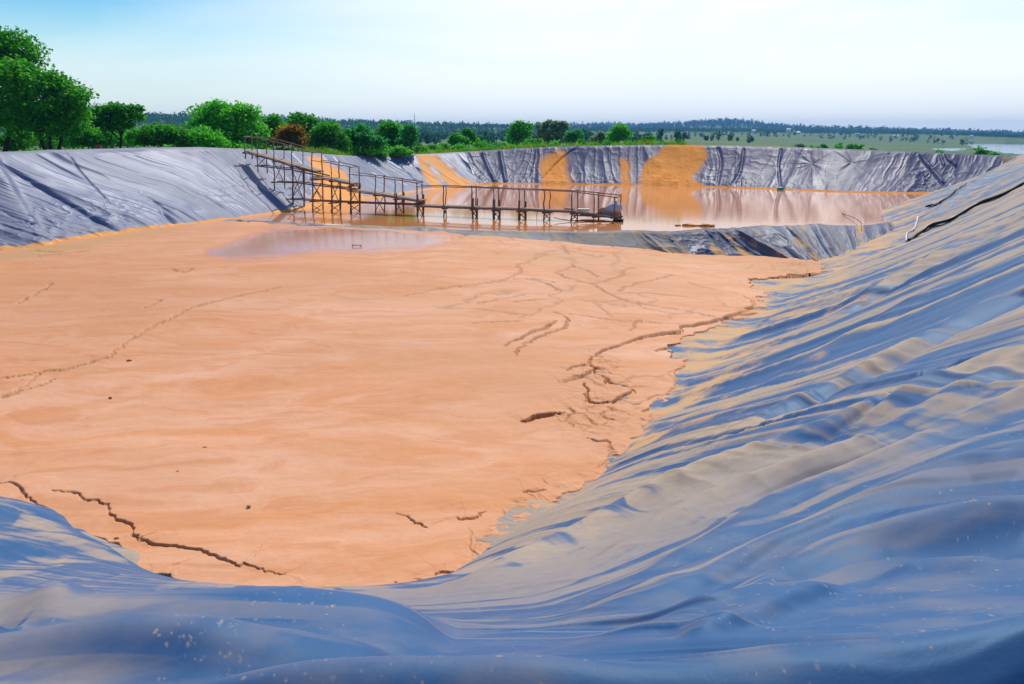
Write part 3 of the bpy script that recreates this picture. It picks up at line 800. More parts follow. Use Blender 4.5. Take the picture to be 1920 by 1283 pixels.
# ------------------------------------------------------------------ dry mud
MUD_POLY = [on_mud(*p)[:2] for p in ((1000, 980), (1062, 938), (1112, 905), (1160, 862), (1188, 822), (1205, 795), (1240, 762), (1272, 722), (1284, 684), (1262, 664), (1252, 650), (1290, 628), (1370, 603),
            (1428, 578), (1437, 552), (1400, 526), (1480, 515), (1545, 508), (1560, 497))]
MUD_POLY = np.array([on_mud(-400, 880)[:2], on_mud(0, 975)[:2], on_mud(330, 1130)[:2], on_mud(800, 1150)[:2], on_mud(930, 1045)[:2]] + MUD_POLY
                    + [tuple(p[:2]) for p in CR[::-1][4:-1]] + [(-15.5, 47.5), (-20, 43.5), (-24, 40), (-34, 29), (-36, 20)])
azm = np.concatenate([np.linspace(-75, -36, 60)[:-1], np.linspace(-36, 36, 1250)])
kk = np.linspace(1 / 9.0, 1 / 52.0, 640)
rm = 1 / kk
rm = np.interp(np.linspace(0, 1, 760), np.linspace(0, 1, 640), rm)
A, RR = np.meshgrid(np.radians(azm), rm)
P = np.stack([(np.sin(A) * RR).ravel(), (np.cos(A) * RR).ravel()], 1)
jit = np.stack([fbm(P[:, 0] / .5, P[:, 1] / .5, 4, 101) - .5, fbm(P[:, 0] / .5, P[:, 1] / .5, 4, 102) - .5], 1) * .9
Pj = P + jit * (P[:, 0] > -.5)[:, None]
ins = in_poly(Pj, MUD_POLY); dm = poly_dist(Pj, np.vstack([MUD_POLY, MUD_POLY[:1]]))[0]
sd = np.where(ins, dm, -dm)
keepm = sd > -.25
im = np.where(keepm)[0]; p = P[im]; s = sd[im]
lev = mud_level(p[:, 0], p[:, 1])
r_ = np.hypot(p[:, 0], p[:, 1])
c22, s22 = math.cos(R(-22)), math.sin(R(-22))
fx = p[:, 0] * c22 - p[:, 1] * s22; fy = p[:, 0] * s22 + p[:, 1] * c22
h = .10 * (fbm(fx / 6, fy / 2.2, 4, 111) - .5) + .035 * (fbm(fx / 1.6, fy / .6, 4, 112) - .5) + .012 * (fbm(p[:, 0] / .25, p[:, 1] / .25, 3, 113) - .5)
wetpx, wetpy = project(np.stack([p[:, 0], p[:, 1], lev], 1))
wet = np.clip(.55 + poly_sd(wetpx, wetpy, [(390, 474), (455, 450), (520, 430), (610, 426), (740, 434), (840, 448), (790, 464), (690, 472), (600, 470), (520, 480), (430, 486)]) / 30, 0, 1)
wet = np.maximum(wet, .42 * (1 - sst(0, 60, np.abs(wetpx - 420))) * sst(460, 420, wetpy))
h *= 1 - .95 * sst(.3, .6, wet)
damp = np.zeros(len(p))
def crack(pts, depth, w, step=0.0, jag=.06, darkv=1.0):
    """groove of the given depth and width; step raises the ground on the far side (sign by height)."""
    L = np.array([on_mud(*q)[:2] for q in pts])
    n = max(8, len(pts) * 7)
    L = smooth_poly(L, n)
    nj = np.stack([vnoise(np.arange(n) * .9, np.zeros(n) + pts[0][0], 121) - .5, vnoise(np.arange(n) * .9, np.zeros(n) + pts[0][1], 122) - .5], 1)
    L = L + nj * jag
    lo = L.min(0) - 1.2; hi = L.max(0) + 1.2
    m = np.where((p > lo).all(1) & (p < hi).all(1))[0]
    if not len(m): return
    pw_ = p[m] + .10 * np.stack([fbm(p[m, 0] / .28, p[m, 1] / .28, 3, 151) - .5, fbm(p[m, 0] / .28 + 5, p[m, 1] / .28, 3, 152) - .5], 1) * 2
    d, _, sg, bt = poly_dist(pw_, L, None, True)
    wv = .62 * w * (.25 + .4 * vnoise(p[m, 0] * 1.1, p[m, 1] * 1.1, 124) + 1.1 * vnoise(p[m, 0] * 3, p[m, 1] * 3, 123)) * (.25 + .75 * np.sin(np.pi * np.clip(bt, .0, 1)) ** .6)
    wv = np.maximum(wv, (p[m] ** 2).sum(1) * .62e-4)
    g = np.exp(-(d / wv) ** 4)
    h[m] -= depth * .8 * g
    if step:
        dirx = L[-1, 0] - L[0, 0]
        up = np.where(sg * np.sign(dirx if abs(dirx) > .3 else 1) > 0, 1.0, 0.0)
        h[m] += .6 * step * up * np.exp(-(d / .55) ** 2) * np.sin(np.pi * np.clip(bt, 0, 1)) ** .5
    damp[m] = np.maximum(damp[m], darkv * np.exp(-(d / (wv * 1.15)) ** 4))
CR_BIG = [
 ([(1112, 669), (1135, 657), (1169, 644), (1202, 635), (1240, 627), (1274, 624), (1279, 614), (1315, 609), (1360, 599), (1394, 588), (1411, 584), (1414, 571), (1397, 558), (1371, 549), (1330, 541), (1290, 530)], .12, .085, .10),
 ([(1109, 669), (1111, 687), (1116, 697), (1131, 708), (1142, 717), (1169, 723), (1182, 731), (1184, 740), (1165, 747), (1142, 753), (1109, 755), (1099, 736), (1097, 721)], .13, .075, .07),
 ([(1066, 697), (1086, 689), (1109, 686)], .07, .05, .05), ([(1049, 719), (1079, 712), (1105, 700), (1116, 692)], .09, .07, .05), ([(1052, 715), (1080, 709), (1098, 703)], .05, .04, 0),
 ([(980, 790), (1000, 783), (1030, 779), (1058, 774)], .26, .12, .05),
 ([(1097, 821), (1116, 826), (1142, 833), (1144, 847), (1152, 860)], .10, .05, .03),
 ([(1191, 759), (1225, 744), (1255, 738), (1266, 719), (1270, 702)], .07, .045, .05),
 ([(1231, 659), (1247, 653), (1285, 651), (1300, 645)], .10, .06, .06),
 ([(1039, 586), (1060, 594), (1063, 605), (1052, 616), (1022, 627), (992, 642), (970, 657), (968, 667)], .07, .05, .04),
 ([(1043, 603), (1019, 616), (985, 631), (947, 648)], .10, .09, .06),
 ([(0, 743), (30, 734), (75, 700), (112, 696), (157, 685), (199, 672), (221, 657), (255, 632), (285, 614), (311, 604), (364, 578), (412, 565), (469, 552), (525, 539)], .05, .05, .06),
 ([(-60, 715), (0, 710), (40, 706), (75, 700)], .06, .05, .04), ([(0, 745), (50, 730), (100, 712)], .06, .05, .04),
 ([(102, 920), (150, 930), (203, 949), (211, 962), (241, 984), (256, 1011), (278, 1018), (338, 1027), (395, 1044), (444, 1059), (470, 1059), (504, 1074), (540, 1082)], .05, .022, .05),
 ([(0, 907), (23, 909), (56, 930), (94, 954)], .06, .03, .03), ([(169, 1005), (222, 1018), (237, 1033), (256, 1037)], .06, .03, .03), ([(285, 1083), (300, 1080), (322, 1086)], .08, .04, .03),
 ([(1215, 800), (1232, 772), (1250, 762)], .04, .03, .03), ([(1060, 760), (1080, 775), (1062, 785), (1075, 800)], .05, .05, .02), ([(1120, 880), (1140, 868), (1152, 852)], .05, .03, .0),
 ([(850, 965), (860, 972), (890, 968), (920, 955)], .04, .035, .03), ([(740, 960), (780, 975), (805, 987)], .04, .03, .03), ([(985, 922), (1005, 920), (1028, 918)], .05, .03, .02), ([(815, 1078), (830, 1074), (845, 1075)], .05, .03, .02)]
for c in CR_BIG: crack(c[0], c[1], c[2], c[3])
for pts in ([(754, 554), (786, 549), (824, 541), (869, 536), (921, 530), (944, 526), (962, 517), (976, 507), (969, 498), (985, 491), (1019, 479), (1052, 476)],
            [(1071, 494), (1073, 500), (1056, 507), (1043, 511), (1060, 521), (1105, 532), (1139, 551), (1169, 562), (1206, 571), (1262, 579), (1300, 586), (1337, 596)],
            [(1109, 534), (1146, 524), (1165, 517), (1172, 507), (1190, 502)], [(1163, 547), (1172, 539), (1206, 530), (1232, 524), (1262, 516)], [(1150, 552), (1206, 550), (1262, 554), (1320, 560)],
            [(897, 569), (932, 562), (981, 554)], [(966, 567), (992, 564), (1019, 561)], [(34, 569), (86, 541), (98, 533)], [(67, 482), (131, 475), (161, 471)], [(264, 580), (290, 570), (298, 563)],
            [(1073, 500), (1100, 508), (1122, 521)], [(1003, 478), (1052, 470), (1090, 476), (1120, 483), (1137, 479)], [(1052, 460), (1066, 477)], [(1040, 530), (1000, 524), (966, 524)],
            [(988, 524), (1012, 528), (1044, 543), (1050, 546)], [(1200, 603), (1240, 606), (1275, 611)], [(1070, 590), (1130, 598), (1190, 603)], [(880, 606), (930, 604), (980, 602)],
            [(320, 505), (345, 510), (360, 505)], [(1180, 620), (1190, 610), (1198, 600)], [(60, 470), (110, 474)]):
    crack(pts, .05, .028 if pts[0][1] > 560 else .045, .01, .10, .9)
# drying polygons along the berm and toward the mud corner
f1, f2 = worley(p[:, 0] / 1.5 + .4 * fbm(p[:, 0], p[:, 1], 3, 131), p[:, 1] / 1.7 + .4 * fbm(p[:, 0] + 7, p[:, 1], 3, 132), 133)
zone = sst(760, 1000, wetpx) * np.clip(1 - poly_dist(p, CR[:, :2])[0] / 5.5 + .6 * sst(1350, 1480, wetpx), 0, 1)
zone *= fbm(p[:, 0] / 3, p[:, 1] / 3, 3, 134) > .40
ck = np.exp(-((f2 - f1) / .035) ** 2) * np.clip(zone * 1.6, 0, 1)
h -= .05 * ck; damp = np.maximum(damp, ck * .95)
wx_ = .5 * fbm(p[:, 0] / 1.2, p[:, 1] / 1.2, 4, 161); wy_ = .5 * fbm(p[:, 0] / 1.2 + 9, p[:, 1] / 1.2, 4, 162)
f1, f2 = worley(p[:, 0] / 2.6 + wx_, p[:, 1] / 3.4 + wy_, 163)
net = sst(.52, .64, fbm(p[:, 0] / 4.5, p[:, 1] / 4.5, 3, 164) + .10 * sst(850, 1150, wetpx) - .30 * (1 - sst(650, 900, wetpx))) * (1 - sst(.1, .3, wet))
ck = np.exp(-((f2 - f1) / (.010 + .00004 * r_ ** 2)) ** 2) * net
h -= .03 * ck; damp = np.maximum(damp, ck * .8)
f1, f2 = worley(p[:, 0] / .5 + .5 * fbm(p[:, 0], p[:, 1], 3, 135), p[:, 1] / .5, 136)
zone = np.exp(-((wetpx - 1500) / 70) ** 2 - ((wetpy - 497) / 12) ** 2)
zone = np.maximum(zone, np.exp(-((wetpx - 1130) / 40) ** 2 - ((wetpy - 690) / 30) ** 2)) 
zone = np.maximum(zone, .8 * np.exp(-((wetpx - 1120) / 70) ** 2 - ((wetpy - 775) / 40) ** 2))
zone = np.maximum(zone, .7 * np.exp(-(((wetpx - 950) + (wetpy - 975)) / 26) ** 2 - (((wetpx - 950) - (wetpy - 975)) / 130) ** 2))
crumb = zone * (fbm(p[:, 0] / .16, p[:, 1] / .16, 4, 137) - .45)
h += .12 * crumb
ck = np.exp(-((f2 - f1) / .08) ** 2) * zone
h -= .05 * ck; damp = np.maximum(damp, ck * .5)
olive = np.clip(poly_sd(wetpx, wetpy, [(0, 478), (90, 462), (240, 440), (330, 428), (340, 431), (250, 447), (110, 474), (0, 492)]) / 6 + .5, 0, 1)
olive = np.maximum(olive, .6 * sst(880, 1100, wetpx) * np.clip(1 - np.abs(wetpy - 480 - (wetpx - 1000) * .04) / 16, 0, 1) * fbm(p[:, 0] / 2, p[:, 1], 3, 140) * 1.6)
zl = np.full(len(p), -9.0)
rb = (p[:, 0] > -1.5) | (p[:, 1] < 15)
sel = rb & (s < 4.5)
zl[sel] = near_base(p[sel])[0] + .02
zm = lev + h
right = (p[:, 0] > -1.0) & (p[:, 1] < 42)
pin = near_base(p[sel])[3]; dti = np.zeros(len(p)); dti[sel] = np.maximum(-pin - .4, 0)
film = zl - .35 * dti - 1.2 * sst(.8, -.8, p[:, 0]) - 1.5 * sst(35.3, 38, p[:, 1]) + .07 * sst(-.02, .5, s) + h * .5 * sst(.1, .6, s) - .14 * (1 - sst(-.15, .06, s))
k_ = .06
sm_ = np.maximum(zm, film) + np.where(np.abs(zm - film) < k_, (k_ - np.abs(zm - film)) ** 2 / (4 * k_), 0)
zm = np.where(right & sel, np.where(s > .02, sm_, film), zm)
Vm = np.zeros((len(P), 3)); Vm[:, :2] = P; Vm[im, 2] = zm
def full(a):
    o_ = np.zeros(len(P)); o_[im] = a; return o_
Vc, Fc, at, _ = cull(Vm, grid_faces(len(rm), len(azm)), keepm, {'damp': full(damp), 'wet': full(wet), 'olive': full(olive)})
o = link('mud', mesh_np('mud_surface', Vc, Fc[:, ::-1], True, at), M['mud'])
tag(o, 'dry cracked orange clay mud filling the pond', kind='structure')

# ------------------------------------------------------------------ water of the flooded half
n = 240
A0 = smooth_poly(CR[:, :2], n); A0 = np.vstack([[-22, 47.5], A0])
B0 = np.stack([np.linspace(-30, 44, n + 1), np.full(n + 1, 92.0)], 1)
tt_ = (np.linspace(0, 1, 160) ** 1.5)[:, None, None]
G = A0[None] * (1 - tt_) + B0[None] * tt_
Vw = np.concatenate([G, np.zeros(G.shape[:2] + (1,))], 2)
px, py = project(Vw)
rip = np.clip(.9 * np.exp(-((py - 394) / 14) ** 2) * sst(1150, 1230, px) * (1 - sst(1500, 1650, px)) + .10 * sst(1180, 1300, px) + .05 * sst(700, 900, px), 0, 1)
o = link('water', mesh_np('water_surface', Vw.reshape(-1, 3), grid_faces(160, n + 1), True, {'ripple': rip.ravel()}), M['water'])
tag(o, 'still orange silty water reflecting the far bank', kind='structure')

# ------------------------------------------------------------------ terrain around the pond
CEN = np.array([4.0, 40.0])
loop = [tuple(p) for p in smooth_poly(LR[:-1], 300)] + [(x, y, float(rim_z(x, y))) for x, y in RIM[::-1] if y < 68.5]
loop = np.array(loop)
ang = np.arctan2(loop[:, 0] - CEN[0], loop[:, 1] - CEN[1]); rad = np.hypot(loop[:, 0] - CEN[0], loop[:, 1] - CEN[1])
od = np.argsort(ang); ang = ang[od]; rad = rad[od]; lz = loop[od, 2]
rad = rad + 1.6 * np.exp(-((ang - .87) / .07) ** 2); lz = lz - .12 * np.exp(-((ang - .87) / .07) ** 2)
def r0z0(a):
    return np.interp(a, ang, rad, period=2 * math.pi), np.interp(a, ang, lz, period=2 * math.pi)
LAKE_Z = -5.5
LAKE = [tuple(at_z(a, b, LAKE_Z)[:2]) for a, b in ((1776, 268.3), (1850, 269), (1925, 270), (2100, 271.5), (2500, 273), (2500, 306), (2200, 304), (1990, 297), (1930, 291), (1880, 287.5), (1842, 283.5), (1824, 277.5), (1806, 271.8))]
INLET = [tuple(at_z(a, b, LAKE_Z)[:2]) for a, b in ((1742, 278.6), (1780, 278.0), (1812, 278.2), (1816, 281.5), (1790, 283.0), (1755, 282.4))]
def gterrain(x, y):
    d = np.hypot(x, y) + 1e-6
    ppx = np.where(y > 1, 960 + F * x / np.maximum(y, 1), np.where(x > 0, 2600, -600))
    ppx = np.clip(ppx, -600, 2600)
    mead = 1.3 - .4 * np.clip((d - 100) / 900, 0, 1.5)
    left = 2.3 - 1.4 * sst(300, 900, ppx)
    z = mead + (left - mead) * (1 - sst(70, 160, d))
    z = z + (-5.2 - z) * sst(1330, 1740, ppx) * sst(110, 330, d)
    z = z + .25 * (fbm(x / 30, y / 30, 3, 201) - .5) * sst(60, 120, d)
    p1 = np.interp(ppx, [-600, 0, 300, 480, 650, 800, 950, 1060, 1160, 1300, 1450, 1600, 1750, 1900, 2600], [216, 222, 226, 228, 234, 237, 241, 244, 246, 247.5, 248.5, 250.5, 253, 258, 262])
    d1 = np.interp(ppx, [-600, 0, 500, 900, 1200, 1600, 1800, 1920, 2600], [900, 950, 1100, 1300, 1500, 1600, 1300, 1090, 900])
    z1 = CAMZ + (252 - p1) / F * d1
    b1 = np.exp(-((d - d1) / (.26 * d1)) ** 2)
    p2 = np.interp(ppx, [0, 700, 950, 1060, 1160, 1240, 1290, 1340, 1390, 1440, 1520, 1600, 1700, 1800, 1920, 2600], [246, 245, 242, 239, 238.5, 238, 234.5, 231, 234.5, 240.5, 245, 245.5, 249, 252, 256, 260])
    z2 = CAMZ + (252 - p2) / F * 2700
    b2 = np.exp(-((d - 2700) / 600) ** 2)
    z = z + np.maximum(z1 - z, 0) * b1
    z = z + np.maximum(z2 - z, 0) * b2
    z = z + (fbm(x / 160, y / 160, 4, 202) - .5) * 3.0 * sst(400, 900, d) * (1 - sst(1640, 1760, ppx) * (1 - sst(1000, 1300, d)))
    return z, ppx
def ground_z(x, y):
    x = np.asarray(x, float); y = np.asarray(y, float)
    a = np.arctan2(x - CEN[0], y - CEN[1]); r = np.hypot(x - CEN[0], y - CEN[1])
    r0, z0 = r0z0(a)
    off = r - r0
    g, _ = gterrain(x, y)
    return np.where(off < 0, z0 - .06, z0 - .06 + (g - z0 + .06) * sst(.8, 13, off))
fa = np.concatenate([np.linspace(-180, -58, 140)[:-1], np.linspace(-58, 58, 1300)[:-1], np.linspace(58, 180, 140)])
offs = np.concatenate([[-.25, 0, .4, .9, 1.6, 2.6, 4, 6, 8.5, 11, 14, 18, 23, 29, 36, 45, 56], np.geomspace(68, 3040, 110)])
A, O = np.meshgrid(np.radians(fa), offs)
r0, z0 = r0z0(A)
gx = CEN[0] + np.sin(A) * (r0 + O); gy = CEN[1] + np.cos(A) * (r0 + O)
gz = ground_z(gx, gy)
gz = np.where(O < 0, z0 - .5, gz)
pp = np.stack([gx.ravel(), gy.ravel()], 1); zz = gz.ravel().copy()
ii = np.zeros(len(pp), bool); d = np.full(len(pp), 1e9)
cand = (pp[:, 0] > 120) & (pp[:, 1] > 150)
for poly in (LAKE, INLET):
    L = np.array(poly + [poly[0]])
    ii[cand] |= in_poly(pp[cand], L[:-1]); d[cand] = np.minimum(d[cand], poly_dist(pp[cand], L)[0])
near_lake = cand & (d < 260) & (zz < 3)
zz = np.where(ii, LAKE_Z - 2 * sst(0, 8, d) - .02, np.where(near_lake, np.maximum(zz, LAKE_Z + .15), zz))
gz = zz.reshape(gz.shape)
V = np.stack([gx, gy, gz], -1)
earth = np.clip(1 - O / 1.2, 0, 1) * .8 + .7 * np.clip(fbm(gx / 14, gy / 14, 3, 203) - .62, 0, 1) * 4 * (O < 60)
o = link('ground', mesh_np('ground_sheet', V.reshape(-1, 3), grid_faces(len(offs), len(fa))[:, ::-1], True, {'earth': np.clip(earth, 0, 1).ravel()}), M['ground'])
tag(o, 'green meadow land rolling away to low wooded hills', kind='structure')
lk = np.array(LAKE); c = lk.mean(0)
LV = [(x, y, LAKE_Z) for x, y in LAKE]
me = bpy.data.meshes.new('lake_surface')
x0, y0 = np.min(LAKE + INLET, axis=0) - 30; x1, y1 = np.max(LAKE + INLET, axis=0) + 30
me.from_pydata([(x0, y0, LAKE_Z), (x1, y0, LAKE_Z), (x1, y1, LAKE_Z), (x0, y1, LAKE_Z)], [], [(0, 1, 2, 3)]); me.update()
o = link('lake', me, M['lake']); tag(o, 'pale blue lake beyond the bank', kind='structure')

# ------------------------------------------------------------------ foliage
def leaf_cards(C, size, flat=0.5, aspect=.6, r=None):
    """quads around centres C (n,3); size (n,)."""
    r = r or rng
    n = len(C)
    nv = r.normal(size=(n, 3)); nv[:, 2] = np.abs(nv[:, 2]) + flat
    nv /= np.linalg.norm(nv, axis=1)[:, None]
    a = np.cross(nv, r.normal(size=(n, 3))); a /= np.linalg.norm(a, axis=1)[:, None] + 1e-9
    b = np.cross(nv, a)
    s = size[:, None]
    V = np.stack([C - a * s, C - b * s * aspect, C + a * s, C + b * s * aspect], 1).reshape(-1, 3)
    return V, np.arange(4 * n).reshape(n, 4)

def crown_points(lobes, n, clump=.5, per=70, shell=.55):
    """points in leaf clumps filling the lobes' volumes; lobes: (cx,cy,cz,rx,ry,rz)."""
    lobes = np.array(lobes, float)
    w = (lobes[:, 3] * lobes[:, 4] * lobes[:, 5]) ** .66; w /= w.sum()
    nc = max(6, n // per)
    li = rng.choice(len(lobes), nc, p=w)
    d = rng.normal(size=(nc, 3)); d /= np.linalg.norm(d, axis=1)[:, None]
    rr = shell + (1 - shell) * rng.random(nc) ** .6
    cc = lobes[li, :3] + d * rr[:, None] * lobes[li, 3:]
    k = rng.integers(0, nc, n)
    off = rng.normal(size=(n, 3)) * clump * np.array([1, 1, .5])
    return cc[k] + off, cc

def tree(name, label, cat, base, height, lobes, n, leaf, mat, trunk_r=.16, trunks=None, clump=.45, shell=.55, group=None, flat=.5):
    """lobes in metres relative to the tree base; the crown is one mesh, trunk and limbs another."""
    root = empty(name, base); tag(root, label, cat, group)
    big = np.array(lobes, float); ex = []
    for _k in range(4 + len(big)):                      # stray sprays that break the outline
        b_ = big[rng.integers(0, len(big))]; d3 = rng.normal(size=3); d3[2] = abs(d3[2]) * .8; d3 /= np.linalg.norm(d3)
        ex.append(np.r_[b_[:3] + d3 * b_[3:] * rng.uniform(.95, 1.2), b_[3:] * rng.uniform(.16, .34)])
    C, cc = crown_points(np.vstack([big, np.array(ex)]), n, clump, shell=shell)
    C[:, 2] = np.maximum(C[:, 2], .08)
    V, Fq = leaf_cards(C, leaf * (.6 + .8 * rng.random(n)), flat)
    link('crown', mesh_np('crown', V, Fq, False), mat, root)
    mb = MB()
    lobes = np.array(lobes)
    tr = trunks or [((0, 0), tuple(lobes[:, :3].mean(0) * np.array([1, 1, .8])))]
    for (bx, by), top in tr:
        mid = ((bx + top[0]) / 2 + .1 * height * (random.random() - .5) * .5, (by + top[1]) / 2, top[2] * .5)
        mb.tube([(bx, by, -.4), (bx + .02, by, top[2] * .2), mid, top], [trunk_r * 1.25, trunk_r, trunk_r * .8, trunk_r * .45], 7)
        order = np.argsort(np.linalg.norm(lobes[:, :2] - np.array([bx, by]), axis=1))[:6]
        for j in order:
            l = lobes[j]; e = l[:3] - np.array([0, 0, l[5] * .1])
            s0 = .35 + .4 * random.random(); st_ = Vector(mid).lerp(Vector(top), s0) if l[2] > mid[2] else Vector(mid)
            m2 = st_.lerp(Vector(e), .5) + Vector((random.uniform(-.2, .2), random.uniform(-.2, .2), .12 * height * random.random() * .5))
            mb.tube([st_, m2, e], [trunk_r * .5, trunk_r * .32, trunk_r * .12], 5)
    for c_ in cc[::9]:
        j = np.argmin(((lobes[:, :3] - c_) ** 2).sum(1)); l = lobes[j, :3]
        mb.tube([tuple(l - np.array([0, 0, .2])), tuple(c_)], [trunk_r * .14, trunk_r * .05], 4, False)
    mb.build('trunk', M['bark'], root, True)
    return root

def place(px, dist):
    x = (px - 960) / F * dist * 1.0
    y = dist
    return np.array([x, y, float(ground_z(x, y))])
def mpp(dist): return dist / F * 1.01          # metres per photo pixel at that distance
def ztop(py, dist): return float(at_y(960, py, dist)[2])

def px_tree(name, label, cat, px, dist, lobes_px, n, leaf, mat, **kw):
    """lobes given in photo pixels (cx, cy, rx, ry [, depth ratio]) at the tree's own distance."""
    b = place(px, dist); m = mpp(dist); lo = []
    for l in lobes_px:
        cx, cy, rx, ry = l[:4]; dr = l[4] if len(l) > 4 else .9
        dy = (random.random() - .5) * .5 * rx * m if len(l) < 6 else l[5]
        lo.append(((cx - px) * m, dy, ztop(cy, dist) - b[2], rx * m, rx * m * dr, ry * m))
    h = max(l[2] + l[5] for l in lo)
    return tree(name, label, cat, tuple(b), h, lo, n, leaf, mat, **kw)

T = px_tree
T('tree', 'tallest spreading dark green tree on the bank, its crown topmost of all', 'tree', 12, 58,
  [(-60, 150, 70, 60), (10, 105, 55, 35), (60, 75, 38, 13), (85, 93, 30, 9), (92, 108, 26, 9), (20, 82, 40, 20), (50, 118, 44, 28), (84, 128, 28, 20), (-20, 210, 60, 40), (35, 165, 48, 40), (55, 215, 30, 25)], 23000, .125, M['leaf_dark'], trunk_r=.17,
  trunks=[((0, 0), (-.3, 0, 4.6)), ((.45, .3), (1.3, .3, 4.2)), ((-1.6, .5), (-2, .4, 4.2))], clump=.40)
T('tree', 'rounded dark green tree with arching crown between the tallest and the flat-topped trees', 'tree', 115, 55,
  [(85, 145, 48, 30), (125, 158, 38, 24), (160, 185, 30, 26), (110, 190, 50, 32), (65, 205, 42, 34), (150, 218, 34, 26), (175, 205, 18, 30), (80, 240, 40, 20), (135, 240, 36, 18)], 15000, .125, M['leaf_dark'], trunk_r=.13,
  trunks=[((0, 0), (.15, 0, 3.0)), ((-.35, .2), (-.8, .3, 3.0)), ((.3, .15), (1.0, .2, 3.0))], clump=.33)
T('tree', 'flat-topped acacia-like tree with layered tiers and forked trunk', 'tree', 232, 62,
  [(222, 208, 30, 7), (255, 205, 26, 6), (275, 218, 16, 5), (205, 220, 20, 8), (240, 225, 30, 9), (215, 240, 24, 8), (262, 235, 18, 6), (240, 202, 12, 5)], 6500, .12, M['leaf_dark'], trunk_r=.10,
  trunks=[((0, 0), (-.3, 0, 2.2)), ((.05, 0), (.7, .1, 2.4))], clump=.22, shell=.2)
T('tree', 'bright green wide bushy tree just before the top of the walkway', 'tree', 432, 66,
  [(432, 222, 46, 18), (405, 215, 26, 14), (462, 215, 24, 13), (395, 245, 30, 22), (450, 248, 44, 22), (478, 250, 24, 24), (420, 205, 22, 8), (472, 208, 14, 8)], 14000, .13, M['leaf_bright'], trunk_r=.1, clump=.34)
T('shrub', 'low dark green shrub with a shaded hollow beside the flat-topped tree', 'shrub', 305, 60,
  [(290, 258, 26, 14), (322, 254, 28, 14), (345, 250, 20, 14), (308, 245, 18, 8)], 6500, .10, M['leaf_dark'], trunk_r=.06, clump=.24)
T('shrub', 'mid green rounded shrub filling the gap below the rounded arching tree', 'shrub', 178, 60,
  [(165, 250, 24, 24), (185, 258, 24, 18), (205, 262, 20, 14)], 6000, .10, M['leaf_mid'], trunk_r=.06, clump=.26)
T('shrub', 'mid green leafy shrub at the foot of the bright wide tree', 'shrub', 372, 61,
  [(360, 262, 26, 14), (385, 258, 26, 16), (410, 264, 24, 12)], 5000, .11, M['leaf_bright'], trunk_r=.06, clump=.26)
T('shrub', 'leafy green shrub at the foot of the tallest tree beside its trunk', 'shrub', 45, 60,
  [(30, 268, 26, 14), (60, 262, 24, 16), (100, 266, 24, 12), (-10, 266, 22, 12)], 6000, .10, M['leaf_mid'], trunk_r=.06, clump=.26)
T('shrub', 'green undergrowth shrub behind the flat-topped tree trunk', 'shrub', 250, 66,
  [(225, 262, 30, 14), (258, 262, 26, 12), (150, 262, 30, 14)], 5000, .11, M['leaf_bright'], trunk_r=.06, clump=.28)
T('tree', 'dark green tree rising behind the upper railing of the walkway', 'tree', 522, 72,
  [(520, 240, 20, 14), (505, 255, 18, 18), (530, 256, 18, 16), (528, 228, 12, 8)], 6000, .13, M['leaf_dark'], trunk_r=.08, clump=.28)
T('tree', 'rust and yellow tinged bushy tree among the green ones', 'tree', 560, 68,
  [(555, 250, 16, 10), (570, 262, 14, 12), (545, 262, 14, 10), (565, 244, 10, 6)], 4200, .11, M['leaf_rust'], trunk_r=.07, clump=.22)
T('tree', 'tall dark green tree behind the rust tinged one', 'tree', 578, 80,
  [(576, 232, 20, 12), (595, 245, 22, 16), (572, 250, 18, 16), (582, 224, 12, 6), (605, 262, 20, 14)], 7500, .15, M['leaf_dark'], trunk_r=.1, clump=.32)
T('tree', 'dense green tree with rounded crown above the lower end of the upper railing', 'tree', 622, 74,
  [(622, 248, 24, 14), (605, 262, 18, 14), (640, 264, 20, 16), (624, 240, 14, 6)], 6500, .13, M['leaf_dark'], trunk_r=.09, clump=.28)
T('tree', 'blue-green domed tree with pale branches showing in its shade', 'tree', 684, 76,
  [(684, 256, 24, 16), (668, 268, 16, 14), (702, 268, 16, 14), (686, 246, 14, 6)], 6000, .13, M['leaf_blue'], trunk_r=.08, clump=.28)
T('tree', 'mid green broad tree behind the dip in the bank', 'tree', 738, 84,
  [(740, 248, 24, 14), (722, 262, 18, 16), (756, 262, 18, 16), (738, 238, 14, 6)], 6500, .14, M['leaf_mid'], trunk_r=.1, clump=.3)
T('tree', 'dark conical tree with blotchy crown next to the mid green broad tree', 'tree', 773, 82,
  [(773, 252, 12, 12), (770, 266, 14, 12), (774, 242, 7, 6)], 3500, .13, M['leaf_blue'], trunk_r=.08, clump=.22)
T('tree', 'small bright oval tree, lower one of a close pair', 'tree', 856, 100,
  [(856, 262, 9, 12), (870, 268, 9, 9)], 2400, .14, M['leaf_mid'], trunk_r=.07, clump=.2)
T('tree', 'small dark oval tree, taller one of a close pair', 'tree', 880, 104,
  [(880, 256, 10, 12), (880, 248, 6, 6), (886, 266, 8, 8)], 2600, .14, M['leaf_dark'], trunk_r=.07, clump=.2)
T('tree', 'tall rounded green tree with visible forked trunk behind the far bank', 'tree', 972, 112,
  [(975, 240, 14, 9), (968, 250, 14, 10), (982, 252, 12, 10), (962, 264, 11, 8), (974, 234, 9, 5)], 5200, .16, M['leaf_mid'], trunk_r=.12, clump=.26, trunks=[((0, 0), (-.2, 0, 1.6)), ((.1, 0), (.6, 0, 1.8))])
